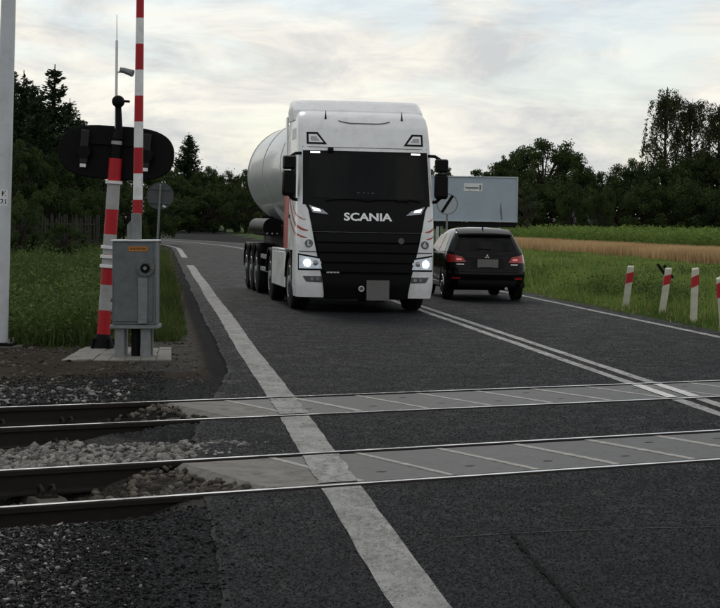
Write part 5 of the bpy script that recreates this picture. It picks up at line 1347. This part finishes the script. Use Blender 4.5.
tree('conC', 70, 98, 106, 74, 'dense dark conifer right of the thin-tipped spruce', GL, 'conifer')
tree('conC', 12, 66, 106, 70, 'dense dark conifer close to the grey mast', GL, 'conifer')
tree('conB', 4, 56, 104, 76, 'dark conifer at the left edge behind the grey mast', GL, 'conifer')
tree('conB', 38, 88, 96, 84, 'bushy dark conifer in front of the thin-tipped spruce', GL, 'conifer')
tree('conB', 80, 114, 100, 70, 'lower dark conifer behind the left end of the black lamp board', GL, 'conifer')
tree('brA', 66, 150, 92, 70, 'dark leafy tree under the left end of the lamp board', GL, 'broadleaf_tree')
tree('brB', 102, 150, 104, 66, 'dark leafy tree behind the banded post', GL, 'broadleaf_tree')
tree('brC', 136, 158, 112, 64, 'dark leafy tree behind the raised boom', GL, 'broadleaf_tree')
tree('brA', 22, 140, 90, 66, 'dark leafy tree above the fence beside the mast', GL, 'broadleaf_tree')
for k, (u, v, dd, w) in enumerate(((12, 196, 84, 58), (48, 186, 88, 60), (88, 192, 88, 56), (124, 190, 100, 50), (150, 186, 118, 50), (-16, 170, 90, 60))):
    tree('bush', u, v, dd, w, ['shrub at the fence foot beside the mast', 'dark shrub behind the middle of the fence', 'dark shrub behind the banded post', 'dark shrub behind the grey cabinet', 'dark shrub left of the round sign back', 'dark shrub at the left edge behind the mast'][k], 'dark shrubs on the left', 'shrub', 'shrub')
tree('conC', 189, 132, 262, 50, 'dark pointed spruce standing alone beyond the bend', GC, 'spruce', rz=0.6)
for k, (key, u, v, dd, w, lab) in enumerate((('brC', 168, 162, 250, 44, 'dark tree just right of the lamp board, beyond the bend'), ('brA', 176, 176, 235, 46, 'low dark tree left of the pointed spruce'), ('brB', 208, 166, 255, 46, 'dark tree right of the pointed spruce'),
        ('brA', 226, 172, 250, 44, 'rounded dark tree below the thin bare tree'), ('brC', 247, 170, 262, 44, 'dark tree right of the thin bare tree'), ('brB', 266, 168, 258, 48, 'dark tree touching the tank trailer outline'), ('brA', 290, 176, 262, 52, 'dark tree behind the tank trailer'),
        ('brB', 190, 184, 236, 50, 'wide low tree in front of the pointed spruce'), ('bush', 215, 192, 232, 56, 'wide dark shrub beyond the bend of the road'), ('bush', 246, 190, 235, 60, 'wide dark shrub left of the tank trailer'), ('bush', 168, 196, 228, 56, 'dark shrub above the far left end of the road'), ('bush', 280, 192, 240, 60, 'dark shrub behind the trailer wheels'))):
    tree(key, u, v, dd, w, lab, GC, 'shrub' if key == 'bush' else 'broadleaf_tree', 'shrub' if key == 'bush' else 'tree')
for k, (key, u, v, dd, w, lab) in enumerate((('brB', 318, 178, 265, 60, 'dark tree hidden behind the truck cab, left side'), ('brA', 352, 182, 262, 60, 'dark tree hidden behind the middle of the truck cab'), ('brC', 388, 176, 250, 60, 'dark tree hidden behind the truck cab, right side'), ('brB', 420, 174, 232, 64, 'dark tree behind the truck mirror and billboard'))):
    tree(key, u, v, dd, w, lab, GC, 'broadleaf_tree')
tree('bare', 237, 154, 250, 34, 'thin nearly bare tree rising above the far treeline', GC, 'bare_tree')
for k, (key, u, v, dd, w, lab) in enumerate((('brA', 510, 152, 150, 62, 'dark leafy tree just above the right end of the billboard'), ('brB', 545, 138, 156, 104, 'tallest rounded dark tree right of the billboard'), ('brC', 576, 156, 152, 46, 'dark tree on the right flank of the rounded crown'),
        ('brA', 606, 172, 150, 56, 'lower dark tree in the dip between rounded tree and birches'), ('brB', 632, 158, 152, 64, 'spreading dark tree left of the birches'), ('brA', 664, 160, 150, 66, 'dark tree below the left birch'), ('brB', 700, 150, 152, 72, 'dark tree below the right birches'), ('brC', 735, 140, 152, 66, 'dark tree at the right edge of the picture'),
        ('brC', 476, 170, 160, 56, 'dark tree behind the billboard'), ('brA', 440, 165, 168, 56, 'dark tree hidden mostly by the truck'))):
    tree(key, u, v, dd * 1.25, w, lab, GR, 'broadleaf_tree')
tree('birA', 668, 90, 193, 72, 'left birch with hanging twigs rising above the dark trees', GR, 'birch')
tree('birB', 692, 98, 195, 80, 'middle birch with hanging twigs on the right', GR, 'birch')
tree('birA', 722, 104, 191, 84, 'birch with hanging twigs at the right edge', GR, 'birch', rz=2.0)
tree('pale', 527, 184, 168, 30, 'pale green slender shrub beside the right end of the billboard', GR, 'shrub', 'shrub')
for k, u in enumerate((496, 536, 562, 616, 646, 680, 714, 744)):
    tree('bush', u, 190 - 4 * (k % 3), 178, 64, ['dark shrub behind the black car roof and billboard', 'dark shrub below the tallest rounded tree', 'dark shrub left of the pale house wall', 'dark shrub right of the pale house wall', 'dark shrub under the spreading tree', 'dark shrub under the left birch', 'dark shrub under the right birches', 'dark shrub at the right edge above the maize'][k], 'shrubs behind the maize', 'shrub', 'shrub')

tree('bush', 572, 194, 168, 30, 'shrub hiding the left side of the pale house', 'shrubs behind the maize', 'shrub', 'shrub')
tree('bush', 598, 192, 167, 32, 'shrub hiding the right side of the pale house', 'shrubs behind the maize', 'shrub', 'shrub')
tree('bush', 585, 200, 172, 22, 'shrub rising behind the pale house roof', 'shrubs behind the maize', 'shrub', 'shrub')
tree('bush', 20, 204, 75, 46, 'leafy shrub in front of the fence beside the mast', 'dark shrubs on the left', 'shrub', 'shrub')
tree('bush', 64, 224, 72, 40, 'low shrub in front of the fence left of the banded post', 'dark shrubs on the left', 'shrub', 'shrub')
# a pale house wall glimpsed between the trees
hp = at_depth(584.5, 226, 173)
hs_ = empty('house', (hp.x, 174.0, 0)); tag(hs_, 'pale house glimpsed between the trees above the maize', 'house')
M_HWALL = pm('pale_house_wall', (0.30, 0.30, 0.29), 0.85, var=0.15, scale=2)
MB().box((0, 2, 1.6), (2.0, 3.6, 3.3)).build('wall', M_HWALL, hs_, 30)
MB().prism([(-1.25, 3.2), (1.25, 3.2), (0, 3.9)], lambda a, b, d: (a, d, b), -0.3, 4.3).build('roof', pm('house_roof', (0.03, 0.028, 0.027), 0.85), hs_, 30)
for x in (-0.4,): MB().box((x, 0.20, 1.9), (0.5, 0.06, 1.2)).build('window', M_GLASS, hs_, 30)

# ------------------------------------------------------------------ picket fence on the left
fe = empty('fence', (0, 0, 0)); tag(fe, 'old dark picket fence below the conifers on the left', 'fence')
M_WOOD = pm('weathered_wood', (0.030, 0.028, 0.025), 0.9, var=0.35, scale=2.0, bump=0.3, bscale=20)
fa, fb_ = Vector((at_depth(-4, 240, 78).x, 78, 0)), Vector((at_depth(98, 240, 84).x, 84, 0))
fdir = (fb_ - fa); fl = fdir.length; fdir.normalize(); fang = math.atan2(fdir.y, fdir.x)
pk = MB().prism([(-0.045, -0.05), (0.045, -0.05), (0.045, 1.45), (0, 1.53), (-0.045, 1.45)], lambda a, b, d: (a, d, b), -0.012, 0.012).mesh('picket', 30); pk.materials.append(M_WOOD)
x = 0.0
while x < fl:
    if random.random() < 0.93:
        o = bpy.data.objects.new('picket', pk); COL.objects.link(o); o.parent = fe
        o.location = fa + fdir * x + Vector((0, 0, 0.25)); o.rotation_euler = (random.uniform(-0.03, 0.03), random.uniform(-0.04, 0.04), fang); o.scale = (random.uniform(0.85, 1.2), 1, random.uniform(0.9, 1.06))
    x += 0.148 if int(x / 2.3) % 3 != 1 else 0.20
for z in (0.6, 1.35):
    m_ = (fa + fb_) / 2; MB().box((m_.x, m_.y + 0.05, z), (fl, 0.05, 0.09), Matrix.Rotation(fang, 3, 'Z')).build('rail', M_WOOD, fe, 30)
for k in range(int(fl / 2.3) + 1):
    p_ = fa + fdir * k * 2.3; MB().box((p_.x, p_.y + 0.12, 0.85), (0.13, 0.13, 1.9)).build('fence_post', M_WOOD, fe, 30)

# ------------------------------------------------------------------ grass, weeds, crops
rng = np.random.default_rng(77)
def blades(name, X, Y, hgt, wid, m, label, cat, lean=0.35, tint=None, zb=None):
    n = len(X); z = ground_h(X, Y) if zb is None else zb
    a = rng.uniform(0, 6.283, n); la = rng.uniform(0, 6.283, n); L = rng.random(n) * lean * hgt
    bx, by = np.cos(a) * wid / 2, np.sin(a) * wid / 2
    V = np.empty((n, 3, 3)); V[:, 0] = np.stack([X - bx, Y - by, z - 0.02], -1); V[:, 1] = np.stack([X + bx, Y + by, z - 0.02], -1)
    V[:, 2] = np.stack([X + np.cos(la) * L, Y + np.sin(la) * L, z + hgt], -1)
    t = np.clip(0.40 * rng.random(n) + 0.55 * vnoise(X * 0.9, Y * 0.45, 21) + 0.25 * (vnoise(X * 0.2, Y * 0.1, 22) - 0.5), 0, 0.80) if tint is None else tint
    if tint is None: t = np.where(rng.random(n) < 0.07, 1.0, t)
    return tag(raw(name, V.reshape(-1, 3), np.arange(3 * n).reshape(n, 3), m, attr=np.repeat(t, 3)), label, cat, kind='stuff')
def area(n, xr, yr, keep):
    u = rng.random(n); Y = yr[0] * (yr[1] / yr[0]) ** u; X = rng.uniform(0, 1, n)
    X = xr(Y)[0] + X * (xr(Y)[1] - xr(Y)[0]); k = keep(X, Y); return X[k], Y[k]
qof = lambda X, Y: X * Nn.x + Y * Nn.y
fr = lambda u, Y: (u - 360) / F_PX * Y
# left: rough grass and weeds round the cabinet
X, Y = area(170000, lambda Y: (fr(-40, Y), fr(230, Y)), (23.2, 90), lambda X, Y: (qof(X, Y) < 0.45) & (rng.random(len(X)) < zones(X, Y)[..., 0] * (0.35 + 0.65 * vnoise(X * 1.1, Y * 1.1, 31))))
tall = sstep(-1.7, -3.2, X + 0.03 * (Y - 24)) ; mown = sstep(-1.6, -1.1, qof(X, Y)) 
hh = (0.045 + 0.42 * tall * vnoise(X * 0.7, Y * 0.5, 32)) * (0.6 + 0.4 * sstep(24.0, 27.0, Y)) * (1 - 0.45 * sstep(-3.6, -2.6, X)) * (0.55 + 0.9 * vnoise(X * 2.2, Y * 1.4, 36)) * rng.uniform(0.6, 1.5, len(X))
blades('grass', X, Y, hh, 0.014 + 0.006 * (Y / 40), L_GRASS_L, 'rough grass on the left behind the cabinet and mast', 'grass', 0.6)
# broad-leaved weeds
def weeds(name, n, xr, yr, keep, label, hmax=0.55):
    X, Y = area(n, xr, yr, keep); C, T = [], []
    for x, y in zip(X, Y):
        h = hmax * rng.uniform(0.4, 1.0); k = int(26 * h / 0.5) + 8; s_ = rng.random(k); z0_ = float(ground_h(np.array(x), np.array(y)))
        C.append(np.stack([x + rng.normal(0, 0.10 + 0.08 * h, k), y + rng.normal(0, 0.12, k), z0_ + s_ * h], -1)); T.append(np.full(k, rng.random()))
    C = np.concatenate(C); T = np.concatenate(T); V, F_ = leaf_quads(C, np.full(len(C), 0.07), 0.5, 0.6)
    return tag(raw(name, V, F_, L_WEED, attr=tint_of(C, T)), label, 'weeds', kind='stuff')
weeds('weeds', 2600, lambda Y: (fr(-30, Y), fr(112, Y)), (23.4, 60), lambda X, Y: (rng.random(len(X)) < 0.03 + 0.6 * sstep(0.52, 0.76, vnoise(X * 1.1, Y * 0.6, 41))), 'leafy weeds among the grass on the left', 0.8)
# right verge
X, Y = area(300000, lambda Y: (fr(430, Y), fr(1000, Y)), (19, 125), lambda X, Y: (qof(X, Y) > 9.0 + 0.5 * rng.random(len(X)) * 1.0) & (qof(X, Y) < 25.5) & (rng.random(len(X)) < 0.45 + 0.55 * vnoise(X * 0.8, Y * 0.5, 33)))
q_ = qof(X, Y); tall = sstep(9.3, 11.5, q_)
hh = (0.06 + tall * (0.08 + (0.40 - 0.28 * sstep(12, 17, q_)) * vnoise(X * 0.5, Y * 0.3, 34))) * rng.uniform(0.5, 1.5, len(X))
blades('grass', X, Y, hh, 0.012 + 0.0006 * Y, L_GRASS, 'rough green grass between the road and the wheat on the right', 'grass', 0.7)
weeds('weeds', 2200, lambda Y: (fr(520, Y), fr(780, Y)), (28, 60), lambda X, Y: (qof(X, Y) > 10.2) & (qof(X, Y) < 20) & (rng.random(len(X)) < 0.15 + 0.85 * sstep(0.35, 0.7, vnoise(X * 0.7, Y * 0.4, 43))), 'leafy weeds behind the guide posts on the right', 0.55)
# wheat strip and maize beyond it
W0, W1 = 23.2, 31.0
X, Y = area(230000, lambda Y: (fr(470, Y), fr(790, Y)), (72, 170), lambda X, Y: (qof(X, Y) > W0 + 0.8 * vnoise(X * 0.5, Y * 0.2, 3)) & (qof(X, Y) < W1))
blades('wheat', X, Y, 0.70 * rng.uniform(0.75, 1.12, len(X)), 0.05 + 0.0003 * Y, L_WHEAT, 'strip of ripe brown wheat behind the grass on the right', 'wheat', 0.25, 0.55 * rng.random(len(X)) + 0.45 * vnoise(X * 0.35, Y * 0.18, 51))
xs, ys = [], []
X, Y = area(20000, lambda Y: (fr(440, Y), fr(800, Y)), (90, 172), lambda X, Y: qof(X, Y) > W1 - 0.3)
C, T, Dr = [], [], []
n = len(X); zb_ = ground_h(X, Y); hm = 1.55 * rng.uniform(0.75, 1.1, n) * (0.85 + 0.3 * vnoise(X * 0.25, Y * 0.2, 52))
for k in range(9):
    a = rng.uniform(0, 6.283, n); f = (k + rng.random(n)) / 9
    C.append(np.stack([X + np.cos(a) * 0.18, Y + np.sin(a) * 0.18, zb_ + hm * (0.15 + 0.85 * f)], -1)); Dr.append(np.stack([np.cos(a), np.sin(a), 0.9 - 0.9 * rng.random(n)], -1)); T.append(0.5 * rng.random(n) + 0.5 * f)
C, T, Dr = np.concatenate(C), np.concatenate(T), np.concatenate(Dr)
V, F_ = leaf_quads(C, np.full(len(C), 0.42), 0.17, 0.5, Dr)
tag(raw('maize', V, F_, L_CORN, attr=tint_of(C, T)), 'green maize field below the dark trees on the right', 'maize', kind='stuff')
